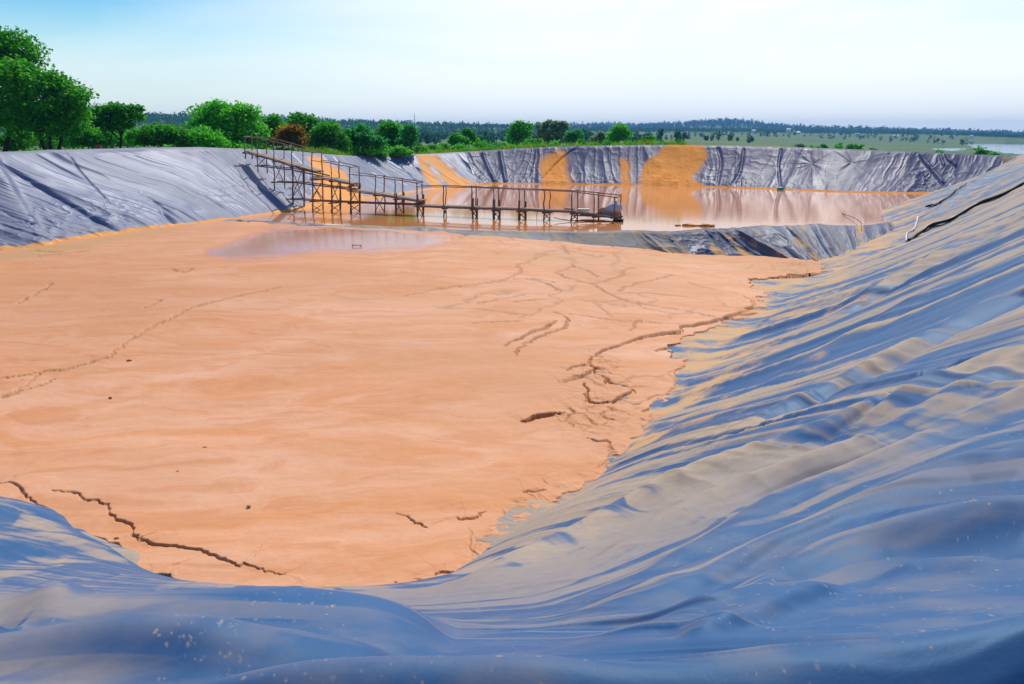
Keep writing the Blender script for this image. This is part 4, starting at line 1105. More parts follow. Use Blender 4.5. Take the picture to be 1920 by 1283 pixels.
T('tree', 'pale feathery grey-green tree with many upright branches', 'tree', 1032, 118,
  [(1012, 240, 8, 10), (1024, 236, 8, 10), (1036, 236, 8, 10), (1048, 238, 8, 10), (1056, 242, 6, 10), (1020, 250, 14, 9), (1044, 250, 14, 9)], 4200, .16, M['leaf_pale'], trunk_r=.10, clump=.2, shell=.2,
  trunks=[((-1, 0), (-1.4, 0, 2.8)), ((0, 0), (0, 0, 3)), ((.8, 0), (1.2, 0, 2.8)), ((.3, 0), (.5, 0, 3))], flat=0)
T('tree', 'narrow dark blue-green tree beside the pale feathery one', 'tree', 1072, 114,
  [(1070, 254, 9, 9), (1078, 250, 7, 7), (1068, 264, 8, 8)], 2600, .15, M['leaf_blue'], trunk_r=.08, clump=.2)
T('tree', 'greyish green dome-shaped tree, duller than its neighbours', 'tree', 1122, 135,
  [(1122, 256, 12, 8), (1114, 262, 9, 6), (1130, 262, 9, 6)], 2400, .18, M['leaf_pale'], trunk_r=.08, clump=.26)
T('tree', 'bright round-crowned tree standing alone near the end of the tree row', 'tree', 1156, 116,
  [(1156, 246, 14, 9), (1148, 255, 11, 9), (1166, 254, 10, 9), (1156, 240, 9, 5), (1150, 264, 7, 4)], 5000, .16, M['leaf_bright'], trunk_r=.10, clump=.24, trunks=[((0, 0), (0, 0, 1.5))])
T('shrub', 'round dark bush ending the green row on the far bank', 'shrub', 1211, 112,
  [(1211, 264, 11, 7), (1203, 267, 9, 5)], 2000, .14, M['leaf_dark'], trunk_r=.05, clump=.2)
# shrubs along the back of the bank, each its own thing
SH = [(85, 58, 40, 'bright', 'bright shrub low between the trunks of the tall trees'), (135, 60, 34, 'mid', 'leafy shrub at the foot of the rounded arching tree'), (215, 60, 30, 'bright', 'bright undergrowth shrub beneath the flat-topped tree'),
      (275, 61, 34, 'mid', 'green shrub between the flat-topped tree and the dark hollow shrub'), (335, 62, 34, 'bright', 'light green shrub right behind the crest of the grey liner'), (400, 62, 36, 'mid', 'green shrub below the bright wide tree'), (450, 64, 36, 'bright', 'bright leafy shrub touching the top of the walkway'),
      (500, 70, 24, 'bright', 'loose bright shrub under the upper walkway railing'), (540, 72, 20, 'mid', 'green shrub under the rust tinged tree'), (600, 74, 18, 'dark', 'dark shrub under the tall dark tree'),
      (655, 74, 20, 'dark', 'dark shrub between the dense rounded tree and the blue-green domed tree'), (700, 76, 16, 'bright', 'light green shrub at the dip of the bank'), (722, 78, 20, 'mid', 'mid green shrub just past the dip of the bank'),
      (752, 80, 18, 'bright', 'bright shrub in front of the dark conical tree'), (790, 88, 24, 'dark', 'dark broad shrub past the conical tree'), (818, 92, 20, 'mid', 'mid green shrub before the close pair of small trees'),
      (840, 94, 18, 'dark', 'dark shrub in front of the close pair of small trees'), (866, 94, 18, 'bright', 'bright shrub below the close pair of small trees'), (902, 98, 20, 'mid', 'mid green shrub past the close pair of small trees'),
      (926, 104, 20, 'blue', 'bluish spiky shrub before the tall forked tree'), (948, 102, 16, 'bright', 'bright shrub at the foot of the tall forked tree'), (992, 106, 18, 'bright', 'bright shrub between the forked tree and the feathery tree'),
      (1012, 106, 18, 'mid', 'green shrub under the feathery tree'), (1036, 108, 14, 'bright', 'bright low shrub under the feathery tree'), (1054, 108, 15, 'mid', 'green shrub under the narrow dark tree'),
      (1090, 112, 14, 'dark', 'dark low shrub past the narrow dark tree'), (1112, 114, 12, 'mid', 'low green shrub before the lone round tree'), (1136, 114, 12, 'bright', 'bright low shrub beside the lone round tree'),
      (1176, 114, 12, 'mid', 'low green shrub just past the lone round tree'), (1190, 114, 10, 'bright', 'smallest bright shrub before the round dark bush')]
for sx, sd_, sw, km, lab in SH:
    m = mpp(sd_); b = place(sx, sd_); top = 262 + (12 if sx < 760 else (0 if sx > 900 else 6)) + random.uniform(-4, 4)
    hh = max(ztop(top, sd_) - b[2], 1.0)
    lo = [(random.uniform(-.35, .35) * sw * m, random.uniform(-.6, .6), hh * random.uniform(.35, .62), sw * m * random.uniform(.45, .7), sw * m * .5, hh * random.uniform(.28, .42)) for _ in range(4)]
    tree('shrub', lab, 'shrub', tuple(b), hh, lo, 2200, .13, M['leaf_' + km], trunk_r=.04, clump=.22, group='shrubs along the back of the bank')
FB = [(1487, 190, 12, 268, 'pale', 'thin pale far shrub sticking up over the liner edge'), (1474, 190, 10, 273, 'bright', 'small far shrub at the start of the row above the liner edge'), (1508, 195, 14, 272, 'bright', 'bright far shrub in the middle of the row above the liner edge'),
      (1534, 195, 12, 270, 'blue', 'dark far shrub in the row above the liner edge'), (1556, 200, 20, 268, 'bright', 'broad bright far shrub near the end of the row above the liner edge'), (1578, 200, 14, 265, 'mid', 'tallest green far shrub in the row above the liner edge'),
      (1598, 200, 18, 267, 'bright', 'bright far shrub next to the tallest one above the liner edge'), (1620, 200, 14, 270, 'mid', 'last green far shrub of the row above the liner edge'), (1658, 210, 8, 276, 'bright', 'tiny far shrub alone above the liner edge'),
      (1740, 200, 14, 280, 'bright', 'low bright shrub in front of the lake inlet'), (1826, 120, 18, 276, 'dark', 'dark bush rising before the lake, taller of two'), (1846, 118, 20, 281, 'mid', 'lower green bush before the lake, sloping down to the bank')]
for sx, sd_, sw, top, km, lab in FB:
    m = mpp(sd_); b = place(sx, sd_); hh = max(ztop(top, sd_) - b[2], .8)
    lo = [(random.uniform(-.4, .4) * sw * m, random.uniform(-.6, .6), hh * random.uniform(.3, .65), sw * m * random.uniform(.3, .5), sw * m * .4, hh * random.uniform(.25, .36)) for _ in range(4)]
    tree('shrub', lab, 'shrub', tuple(b), hh, lo, 1500, .2 if sd_ > 150 else .15, M['leaf_' + km], trunk_r=.05, clump=.25, group='far shrubs above the liner edge')

# grass strip along the back of the rim
gp = []
N = 60 * 0 + 52000
a = rng.uniform(R(-75), R(16), N); r0, z0 = r0z0(a)
off = .5 + rng.random(N) ** 1.6 * 13
x = CEN[0] + np.sin(a) * (r0 + off); y = CEN[1] + np.cos(a) * (r0 + off)
ok = (y > 45) & (x / np.maximum(y, 1) > -.24) & (fbm(x / 2.5, y / 2.5, 3, 211) > .36); x, y = x[ok], y[ok]; n = len(x)
zb = ground_z(x, y); hh = (.16 + .5 * rng.random(n) ** 2) * (.5 + fbm(x / 1.5, y / 1.5, 2, 212))
th = rng.uniform(0, 2 * math.pi, n); wd = .03 + .03 * rng.random(n); ln = rng.normal(size=(n, 2)) * .12
V = np.stack([np.stack([x - np.cos(th) * wd, y - np.sin(th) * wd, zb - .05], 1), np.stack([x + np.cos(th) * wd, y + np.sin(th) * wd, zb - .05], 1),
              np.stack([x + ln[:, 0], y + ln[:, 1], zb + hh], 1)], 1).reshape(-1, 3)
o = link('grass', mesh_np('grass_blades', V, np.arange(3 * n).reshape(n, 3), False), M['grass'])
tag(o, 'tall bright grass growing along the back of the pond bank', 'grass', kind='stuff')

# far woods on the hills: nobody could count them
def woods(name, label, n, gen, size, cards, mat):
    Cs = []; Ss = []
    x, y = gen(n); z = ground_z(x, y)
    for i in range(len(x)):
        s = size(x[i], y[i]) * random.uniform(.6, 1.25); tall = random.uniform(.8, 1.5)
        q_ = rng.normal(size=(cards, 3)); q_ /= np.linalg.norm(q_, axis=1)[:, None]; q_ *= (rng.random((cards, 1)) ** .4)
        Cs.append(np.array([x[i], y[i], z[i] + s * tall * .9]) + q_ * s * np.array([.75, .75, tall])); Ss.append(np.full(cards, s * .34))
    V, Fq = leaf_cards(np.concatenate(Cs), np.concatenate(Ss), .2, .8)
    o = link(name, mesh_np(name, V, Fq, False), mat); tag(o, label, 'woods', kind='stuff'); return o
def _ok(x, y):
    P_ = np.stack([x, y], 1)
    return ~in_poly(P_, np.array(LAKE)) & ~in_poly(P_, np.array(INLET))
def gen_near(n):
    pxs = rng.uniform(-200, 2100, n * 4); d1 = np.interp(pxs, [-600, 0, 500, 900, 1200, 1600, 1800, 1920, 2600], [900, 950, 1100, 1300, 1500, 1600, 1300, 1090, 900])
    d = d1 * rng.uniform(.55, 1.15, n * 4)
    dens = np.where(pxs < 1100, .25 + .75 * (fbm(pxs / 50, d / 60, 3, 221) > .5), .06 + .94 * (d / d1 > np.where(pxs > 1700, .93, .84)))
    dens = np.where((d / d1 > .93) & (pxs < 1100), np.maximum(dens, .65), dens)
    k_ = rng.random(n * 4) < dens
    x = (pxs - 960) / F * d; y = d
    k_ &= _ok(x, y)
    return x[k_][:n], y[k_][:n]
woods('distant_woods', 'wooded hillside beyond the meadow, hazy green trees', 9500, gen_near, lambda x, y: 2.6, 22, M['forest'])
def gen_far(n):
    pxs = rng.uniform(500, 2150, n); d = 2700 * rng.uniform(.78, 1.06, n)
    return (pxs - 960) / F * d, d
M['forest_far'] = leaf_material('haze_tinted_far_leaves', rgb(.004, .06, .05), rgb(.016, .13, .09))  # green forest with the blue of the haze painted into its leaf colour
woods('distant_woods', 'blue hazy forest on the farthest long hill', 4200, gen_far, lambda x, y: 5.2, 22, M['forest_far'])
def gen_mid(n):
    pxs = rng.uniform(200, 1400, n * 3); d = rng.uniform(230, 720, n * 3)
    k_ = (fbm(pxs / 60, d / 80, 3, 231) > .46 + .18 * sst(1000, 1250, pxs))
    return ((pxs - 960) / F * d)[k_][:n], d[k_][:n]
woods('scattered_woods', 'scattered bushes and trees on the meadow behind the pond', 420, gen_mid, lambda x, y: 1.7, 50, M['forest'])

# ------------------------------------------------------------------ wooden walkway
WATER = [(587, 394.5), (621, 397), (657, 399.5), (704, 401.5), (742, 403), (780, 405.5), (832, 407), (886, 409), (925, 410.5), (972, 411.5), (1021, 413.5), (1072, 415), (1114, 415.5), (1152, 416.5)]
wk = np.array([(a, at_z(a, b, 0)[1]) for a, b in WATER])
cf = np.polyfit(wk[:, 0], wk[:, 1], 2)
def Yf(px):
    return float(np.polyval(cf, max(px, 560))) + (0 if px > 560 else (560 - px) * .022)
BENT = [  # front px, top py, bottom py, back px, back top, back bottom, deck py
    (458, 257, 287, 472, 255, 288), (482, 258.5, 313, 500, 258, 315), (513, 267, 347, 532, 271, 344), (547, 277, 384, 568, 279, 381), (584, 286, 397, 604, 285, 400), (620, 305, 400, 636, 303, 402),
    (656, 313, 402, 673, 312, 404), (703, 331, 404, 720, 329, 406), (741, 338, 406, 755, 335, 407), (781, 343, 408, 792, 340, 410), (832, 349, 410, 837, 349, 411), (885, 350, 412, 893, 350, 413),
    (925, 353, 413, 935, 353, 414), (972, 355, 414, 984, 358, 415), (1020, 357, 416, 1031, 356, 417), (1072, 359, 418, 1083, 358, 418), (1114, 364, 419, 1123, 362, 418), (1153, 370, 420, 1164, 366, 418)]
W = empty('walkway', tuple(at_y(458, 285, Yf(458))))
tag(W, 'rickety pole-built walkway stepping down the bank and out over the water', 'walkway')
W.location = (0, 0, 0)
BACK = .85
def fpt(px, py): return at_y(px, py, Yf(px))
def bpt(px, py): return at_y(px, py, Yf(px - 11) + BACK)
def wob(a, b, n=4, j=.03):
    a = np.array(a); b = np.array(b)
    return [tuple(a + (b - a) * i / n + (rng.normal(size=3) * j * np.array([1, 1, .25]) if 0 < i < n else 0)) for i in range(n + 1)]
for i, (fp, ft, fb, bp, bt_, bb) in enumerate(BENT):
    for (pp, top, bot, fn) in ((fp, ft, fb, fpt), (bp, bt_, bb, bpt)):
        mb = MB(); top3 = fn(pp + random.uniform(-1, 1), top - random.uniform(.5, 2.5)); bot3 = fn(pp, bot).copy(); bot3[0] = top3[0] * .3 + bot3[0] * .7; bot3[2] -= .35 if i < 4 else .6
        r_ = random.uniform(.030, .043)
        mb.tube(wob(top3, bot3, 6, .018), [r_ * random.uniform(.7, .85), r_ * .85, r_ * .9, r_, r_, r_ * 1.05, r_ * 1.1], 7)
        mb.build('post', M['pole'] if i > 2 else M['rail'], W, True)
        if i in (3, 5, 6, 8, 9, 11, 12, 13) :          # a stub splinted to the post
            mb = MB(); s0 = fn(pp + 2.2, top + (bot - top) * .35); s1 = fn(pp + 1.6, bot).copy(); s1[2] -= .4
            mb.tube(wob(s0, s1, 4, .012), [.042, .046, .046, .05, .05], 7); mb.build('splint_post', M['pole'], W, True)
def rail(fn, pts, r=.029, mat='rail', name='handrail'):
    mb = MB(); P_ = []
    for a, b in zip(pts[:-1], pts[1:]):
        P_ += wob(fn(*a), fn(*b), 5, .018)[:-1]
    P_.append(tuple(fn(*pts[-1])))
    mb.tube(P_, [r * (.8 + .35 * k_ / len(P_)) for k_ in range(len(P_))], 7); mb.build(name, M[mat], W, True)
rail(fpt, [(456, 257), (484, 259), (520, 267), (552, 277), (588, 287)]); rail(bpt, [(468, 256), (499, 257.5), (540, 267), (606, 285.5)])
rail(fpt, [(583, 301), (620, 306), (657, 314)], .026); rail(bpt, [(602, 300.5), (640, 305), (674, 312.5)], .026)
rail(fpt, [(654, 327), (703, 331.5), (742, 337.5), (783, 343.5)]); rail(bpt, [(671, 324), (722, 331), (794, 341)])
rail(fpt, [(780, 350.5), (832, 350.5), (886, 351.5), (936, 353.5)]); rail(bpt, [(790, 347.5), (836, 348), (890, 350), (938, 352)])
rail(fpt, [(932, 353.5), (972, 355.5), (1021, 357), (1074, 359.5), (1116, 365), (1158, 371)]); rail(bpt, [(934, 352), (984, 354), (1032, 355.5), (1084, 358), (1124, 362), (1166, 366.5)])
for (a, b) in (((456, 257), (470, 256)), ((584, 287), (606, 285.5)), ((780, 344), (794, 341)), ((1155, 371), (1166, 366.5)), ((656, 314), (674, 312.5))):
    mb = MB(); mb.tube(wob(fpt(*a), bpt(*b), 3, .005), .028, 6); mb.build('handrail', M['rail'], W, True)
def deck(pts, nb=4):
    mb = MB()
    for a, b in zip(pts[:-1], pts[1:]):
        A_ = fpt(*a); B_ = fpt(*b); d_ = B_ - A_; s_ = np.array([-d_[1], d_[0], 0]); s_ /= np.linalg.norm(s_)
        for j in range(nb):
            o_ = (j + .5) / nb * (BACK * .95) + .04
            ja = random.uniform(-.05, .05); jz = random.uniform(-.012, .012)
            mb.bar(A_ + s_ * o_ + d_ * (ja / 5) + np.array([0, 0, jz]), B_ + s_ * o_ + np.array([0, 0, jz]), s_, BACK / nb * .93, .05)
    mb.build('deck', M['deck'], W)
DK = {0: [(457, 282.5), (482, 289.5), (513, 298), (547, 308.5), (590, 321)], 1: [(584, 331), (620, 335.5), (659, 344)], 2: [(653, 355), (703, 362), (742, 368.5), (786, 376)], 3: [(778, 384.5), (832, 386.5), (890, 388)],
      4: [(888, 389), (928, 389.5), (974, 391), (1021, 393.5), (1074, 395)], 5: [(1072, 396), (1114, 401), (1155, 406.5)]}
for k_, pts in DK.items(): deck(pts)
def beam(fn, pts, r=.038):
    rail(fn, pts, r, 'pole', 'beam')
for pts in DK.values():
    beam(fpt, [(a - (2 if i == 0 else 0) + (5 if i == len(pts) - 1 else 0), b + 3.0) for i, (a, b) in enumerate(pts)], .04); beam(bpt, [(a + 11, b + 2.0) for a, b in pts], .04)
for pts in ([(478, 311), (545, 318.5), (606, 331)], [(508, 341.5), (556, 343), (606, 349), (662, 356)], [(534, 373), (596, 377), (690, 381), (786, 384.5)], [(1076, 404), (1114, 405.5), (1156, 407.5)], [(1078, 413.5), (1115, 414.5), (1158, 416.5)]):
    beam(fpt, pts, .04); beam(bpt, [(a + 12, b - 1.5) for a, b in pts], .036)
DYS = [283, 290, 299, 309, 333, 336, 345, 363, 370, 377, 387, 389, 391, 392.5, 395, 397, 403, 408]
LOW = [0, 311, 342, 373, 378, 381, 381.5, 397, 399, 402, 404, 407, 408, 409, 411, 412, 0, 0]
def brace(p, q, r=.024):
    mb = MB(); mb.tube(wob(p, q, 4, .012), r, 6); mb.build('brace', M['pole'], W, True)
for i, (fp, ft, fb, bp, bt_, bb) in enumerate(BENT):
    dp = DYS[i]
    mb = MB(); mb.tube(wob(fpt(fp - 3, dp + 4.5), bpt(bp + 4, dp + 3.5), 3, .008), .042, 6); mb.build('crossbar', M['pole'], W, True)
    lw = LOW[i]
    if lw:
        hi_ = dp + 5
        brace(fpt(fp, hi_), bpt(bp, lw)); brace(bpt(bp, hi_ - 1), fpt(fp, lw))
        if i in (1, 2, 3, 4, 5, 6):
            mb = MB(); mb.tube(wob(fpt(fp - 4, lw + .5), bpt(bp + 4, lw - 1), 3, .008), .04, 6); mb.build('crossbar', M['pole'], W, True)
            if i in (3, 4): brace(fpt(fp, 343), bpt(bp, 371)); brace(bpt(bp, 343), fpt(fp, 371))
            if i in (4, 5, 6): brace(fpt(fp, 384), bpt(bp, 396)); brace(bpt(bp, 384), fpt(fp, 396))
# pump clutter and boards on the walkway's outer end
def boxmesh(c, sx, sy, sz, rz=0, jitter=0):
    bm = []
    for z_ in (0, 1):
        for x_, y_ in ((-1, -1), (1, -1), (1, 1), (-1, 1)):
            x2, y2 = x_ * sx / 2, y_ * sy / 2
            bm.append((c[0] + x2 * math.cos(rz) - y2 * math.sin(rz), c[1] + x2 * math.sin(rz) + y2 * math.cos(rz), c[2] + z_ * sz + random.uniform(-jitter, jitter)))
    return bm
def solo(name, mb, mat, label, cat, group=None, smooth=False):
    o_ = mb.build(name, mat, None, smooth); tag(o_, label, cat, group); return o_
p_ = (fpt(1091, 397.5) + bpt(1098, 397)) / 2; mb = MB(); mb.hexa(boxmesh(p_ + np.array([0, .1, .06]), .62, .34, .09, -.25, .012))
solo('board', mb, M['cream_board'], 'pale cream board lying across the walkway deck near its outer end', 'board')
p_ = (fpt(1062, 394.5) + bpt(1074, 393.5)) / 2; mb = MB(); mb.hexa(boxmesh(p_ + np.array([0, .15, .05]), .5, .3, .05, -.3, .02))
solo('board', mb, M['deck'], 'dusty flat board lying on the walkway just before the pale cream board', 'board')
mb = MB(); A_ = bpt(1122, 393); B_ = bpt(1156, 402); d_ = B_ - A_; s_ = np.array([-d_[1], d_[0], 0]); s_ /= np.linalg.norm(s_)
mb.bar(A_ - s_ * .25, B_ - s_ * .25, s_, .55, .10); mb.bar(A_ - s_ * .52 + np.array([0, 0, .1]), B_ - s_ * .52 + np.array([0, 0, .08]), s_, .05, .16)
solo('tray', mb, M['deck'], 'tilted wooden tray resting on the outer end of the walkway', 'tray')
def blob(name, c, rad, mat, label, cat, seed, squash=1.0, peak=0.0):
    n1, n2 = 22, 14; V_ = []
    for i in range(n2 + 1):
        th = math.pi * i / n2
        for j in range(n1):
            ph = 2 * math.pi * j / n1
            d_ = np.array([math.sin(th) * math.cos(ph), math.sin(th) * math.sin(ph), math.cos(th)])
            s_ = 1 + .35 * (float(fbm(d_[0] * 2 + seed, d_[1] * 2 + d_[2] * 1.7, 3, seed)) - .5) * 2
            q_ = d_ * np.array(rad) * s_; q_[2] *= squash
            q_[0] += peak * max(q_[2], 0)
            V_.append(c + q_)
    F_ = [(i * n1 + j, i * n1 + (j + 1) % n1, (i + 1) * n1 + (j + 1) % n1, (i + 1) * n1 + j) for i in range(n2) for j in range(n1)]
    me_ = bpy.data.meshes.new(name); me_.from_pydata([tuple(v) for v in V_], [], [f[::-1] for f in F_]); me_.polygons.foreach_set('use_smooth', [True] * len(F_)); me_.update()
    o_ = link(name, me_, mat); tag(o_, label, cat); return o_
c_ = bpt(1144, 392); blob('sack', c_ + np.array([.1, -.2, -.02]), (.42, .26, .42), M['white_sack'], 'big pale grey-white sack slumped on the tray at the walkway end', 'sack', 5, 1.0, .35)
c_ = bpt(1131, 392.5); blob('sack', c_ + np.array([-.02, -.25, .02]), (.2, .16, .12), M['orange_cloth'], 'small orange clay-stained bundle beside the big pale sack', 'sack', 9)
c_ = bpt(1150, 402); blob('sack', c_ + np.array([.06, -.4, 0]), (.22, .2, .16), M['orange_clod'], 'orange muddy sack at the foot of the big pale sack', 'sack', 12)
PM = empty('pump', tuple(fpt(1160, 412))); tag(PM, 'dark water pump tied with rope under the outer end of the walkway', 'pump')
p0 = np.zeros(3)
mb = MB(); mb.tube([(-.3, 0, -.12), (-.26, 0, -.12), (.2, 0, -.10), (.24, 0, -.10)], [.10, .16, .16, .10], 12); mb.build('body', M['black_rubber'], PM, True)
mb = MB(); mb.tube([(.1, .02, .0), (.12, .05, .2), (.05, .1, .42)], .025, 6); mb.tube([(-.1, -.16, -.15), (.05, -.17, .1), (.16, .05, .30)], .02, 6); mb.build('rope', M['rope'], PM, True)
mb = MB(); mb.tube([(-.30, 0, -.1), (-.45, .05, -.2), (-.6, .1, -.5)], .05, 8); mb.build('hose', M['black_rubber'], PM, True)
mb = MB(); L_ = [at_y(*q_) for q_ in ((1038, 408, Yf(1038) - .3), (1050, 411, Yf(1050) - .3), (1070, 413.5, Yf(1070) - .25), (1110, 415, Yf(1110) - .2), (1155, 417, Yf(1155) - .2))]
mb.tube(L_, .022, 6); solo('pole', mb, M['pole'], 'thin loose pole slanting into the water under the walkway end', 'pole', None, True)
mb = MB(); mb.tube([at_y(1007, 396, Yf(1007) + .2), at_y(1006, 405, Yf(1007) + .2), at_y(1007, 416, Yf(1007) + .2)], .012, 5)
solo('stake', mb, M['pole'], 'thin upright stick standing in the water between two walkway bents', 'stake', None, True)

# ------------------------------------------------------------------ hoses, ropes, clods on the liner
def bank_tube(name, pts, r, mat, label, cat, lift=.6, n=40):
    P_ = smooth_poly([on_bank(*q_) for q_ in pts], n)
    for v in P_: v[2] = max(v[2], bank_z(v[0], v[1])) + r * lift
    zz = P_[:, 2].copy()
    for _ in range(3): zz[1:-1] = (zz[:-2] + zz[1:-1] * 2 + zz[2:]) / 4
    P_[:, 2] = np.maximum(zz, P_[:, 2] - r * .3)
    mb = MB(); mb.tube(P_, r, 8); return solo(name, mb, mat, label, cat, None, True)
bank_tube('hose', [(1703, 459), (1717, 449), (1741, 436), (1766, 428), (1788, 417), (1810, 405), (1832, 393), (1859, 382), (1892, 369), (1920, 355), (1950, 338)], .075, M['black_rubber'],
          'thick black hose snaking down the blue liner slope', 'hose', .7, 60)
bank_tube('hose', [(1735, 394), (1760, 388), (1790, 366), (1812, 350)], .05, M['black_rubber'], 'short black hose lying in the corner fold between the far bank and the slope', 'hose')
bank_tube('pipe', [(1720, 415), (1718, 424), (1713, 436), (1704, 442), (1699, 447), (1699, 460)], .038, M['white_pvc'], 'thin white bent pipe at the end of the berm', 'pipe', 1.2)
# rope and green bottle float on the far bank
far_t = []
for q_ in ((1466, 273, 83.5), (1461, 300, 80.9), (1460, 322, 79.0), (1464, 346, 76.6), (1466, 353, 75.6)): far_t.append(at_y(*q_))
mb = MB(); mb.tube(smooth_poly(far_t, 20), .03, 6); solo('rope', mb, M['rope'], 'dark rope hanging down the far liner to a green float', 'rope', None, True)
def bottle(c, label, s=1.0, rot=0.4):
    root = empty('bottle', tuple(c)); tag(root, label, 'bottle')
    mb = MB(); a_ = np.array([math.cos(rot), math.sin(rot), .12])
    mb.tube([tuple(a_ * q_ * s) for q_ in (-.30, -.28, .08, .18, .26)], [.06 * s, .13 * s, .13 * s, .07 * s, .045 * s], 12); mb.build('body', M['green_plastic'], root, True)
    mb = MB(); mb.tube([tuple(a_ * q_ * s) for q_ in (.265, .32)], [.055 * s, .055 * s], 10); mb.build('cap', M['white_pvc'], root, True)
bottle(at_z(1465, 354.5, .08), 'green plastic bottle float on the water at the end of the dark rope', 1.2)
bottle(at_z(1746, 366.5, .12), 'green plastic bottle at the water edge in the corner of the pond', 1.2, 1.0)
mb = MB(); cab = [at_z(1576, 399, -.04), at_z(1583, 402, .05), at_z(1600, 408, .12), at_z(1612, 415, .16), at_z(1616, 421, .16)]
mb.tube(smooth_poly(cab, 16), .018, 6); solo('cable', mb, M['rope'], 'thin dark cable running out of the water over the berm', 'cable', None, True)
# floating and lying clods
for q_, s_, lab in (((1271, 422.5), .10, 'smallest floating orange clod beside the berm'), ((1289, 422.5), .20, 'long flat floating orange clod, first of the row beside the berm'), ((1298, 423), .16, 'round floating orange clod in the middle of the row beside the berm'),
                    ((1309, 423), .12, 'little floating orange clod, second last of the row beside the berm'), ((1326, 423.5), .26, 'biggest floating orange clod, last of the row beside the berm')):
    blob('clod', at_z(q_[0], q_[1] + .2, .02), (s_ * 1.5, s_ * .9, s_ * .4), M['orange_clod'], lab, 'clod', int(q_[0]))
for q_, s_, lab in (((385, 841), .045, 'dark flat clod lying alone on the smooth mud, larger of the scattered ones'), ((333, 885), .03, 'small brown clod on the mud above the big crack'), ((466, 950), .028, 'tiny dark clod on the mud past the big crack'), ((219, 1010), .03, 'little brown clod between the two cracks near the liner'),
                    ((451, 415.5), .13, 'brown lump at the back edge of the mud by the walkway bank'), ((466, 417), .07, 'smaller brown lump beside the lump at the back edge of the mud'), ((742, 1092), .018, 'tiny dark pebble on the mud beside the liner crest'),
                    ((43, 714), .035, 'dark pebble beside the long ragged crack'), ((207, 746), .03, 'thin dark chip lying on the open mud'), ((242, 677), .05, 'brown clod beside the long ragged crack')):
    c_ = on_mud(*q_); blob('clod', c_ + np.array([0, 0, s_ * .2]), (s_ * 1.2, s_ * .9, s_ * .55), M['clod'], lab, 'clod', int(q_[0]))
c_ = on_mud(669, 463); mb = MB(); mb.tube([c_ + np.array([-.18, 0, -.05]), c_ + np.array([-.18, 0, .07])], .016, 6); mb.tube([c_ + np.array([.18, 0, -.05]), c_ + np.array([.18, 0, .07])], .016, 6); mb.tube([c_ + np.array([-.21, 0, .075]), c_ + np.array([.21, 0, .065])], .02, 6)
solo('frame', mb, M['orange_clod'], 'small muddy wooden frame sticking out of the shallow puddle', 'frame', None, True)
p_ = at_y(185, 279, 51.8); p_[2] = p_[2] - .1; mb = MB(); mb.hexa(boxmesh(p_, .30, .22, .26, .2, .02)); mb.hexa(boxmesh(p_ + np.array([0, 0, .262]), .34, .26, .04, .2, .005))
solo('box', mb, M['brick_red'], 'small brick-red box on the bank top below the trees', 'box')

# ------------------------------------------------------------------ far houses and mast
def house(px, py, dist, w_, lab):
    x, y = (px - 960) / F * dist, dist; z_ = float(at_y(px, py, dist)[2])
    zg = z_ - 1.2
    root = empty('house', (x, y, zg)); tag(root, lab, 'house', 'white houses on the far hillside')
    hw, dp_, hh = w_ / 2, w_ * .35, w_ * .42
    mb = MB(); mb.hexa([(-hw, -dp_, -1.5), (hw, -dp_, -1.5), (hw, dp_, -1.5), (-hw, dp_, -1.5), (-hw, -dp_, hh), (hw, -dp_, hh), (hw, dp_, hh), (-hw, dp_, hh)]); mb.build('wall', M['white_wall'], root)
    mb = MB(); e_ = hw * 1.08; f_ = dp_ * 1.15
    mb.v += [(-e_, -f_, hh + .02), (e_, -f_, hh + .02), (e_, f_, hh + .02), (-e_, f_, hh + .02), (-e_, 0, hh + w_ * .25), (e_, 0, hh + w_ * .25)]
    mb.f += [(0, 1, 5, 4), (2, 3, 4, 5), (0, 4, 3), (1, 2, 5), (3, 2, 1, 0)]; mb.build('roof', M['grey_roof'], root)
for q_ in ((1400, 246, 1290, 5, 'small white house at the foot of the round blue hill'), (1441, 250.5, 1290, 4, 'tiny white house lowest in the woods past the round blue hill'), (1463, 244.5, 1300, 6, 'white house higher up the slope past the round blue hill'),
           (1478, 252.5, 1240, 9, 'long low white house at the edge of the meadow'), (1588, 252.5, 1250, 5, 'little white house in dark trees over the green shrubs'), (1658, 258, 1150, 8, 'whitest house with pale roof at the forest foot'), (1797, 256, 1000, 4, 'low pale house on the lake shore hill')):
    house(*q_)
d_ = 900; x_, y_ = (783 - 960) / F * d_, d_; zg = float(ground_z(x_, y_)); zt_ = ztop(213, d_)
root = empty('mast', (x_, y_, zg)); tag(root, 'thin lattice mast standing on the wooded ridge', 'mast')
mb = MB(); hh = zt_ - zg
for sx_, sy_ in ((-1, -1), (1, -1), (0, 1)):
    mb.tube([(sx_ * .7, sy_ * .7, -2), (sx_ * .15, sy_ * .15, hh)], .09, 5)
for k_ in range(12):
    f0, f1 = k_ / 12, (k_ + 1) / 12; r0_, r1_ = .7 - .55 * f0, .7 - .55 * f1
    c3 = [(-1, -1), (1, -1), (0, 1)]
    for j in range(3):
        a_, b_ = c3[j], c3[(j + 1) % 3]; mb.tube([(a_[0] * r0_, a_[1] * r0_, hh * f0), (b_[0] * r1_, b_[1] * r1_, hh * f1)], .05, 4, False)
mb.build('lattice', M['mast'], root)
mb = MB(); mb.tube([(0, 0, hh - .1), (0, 0, hh + 1.6)], .06, 5); mb.build('antenna', M['mast'], root)

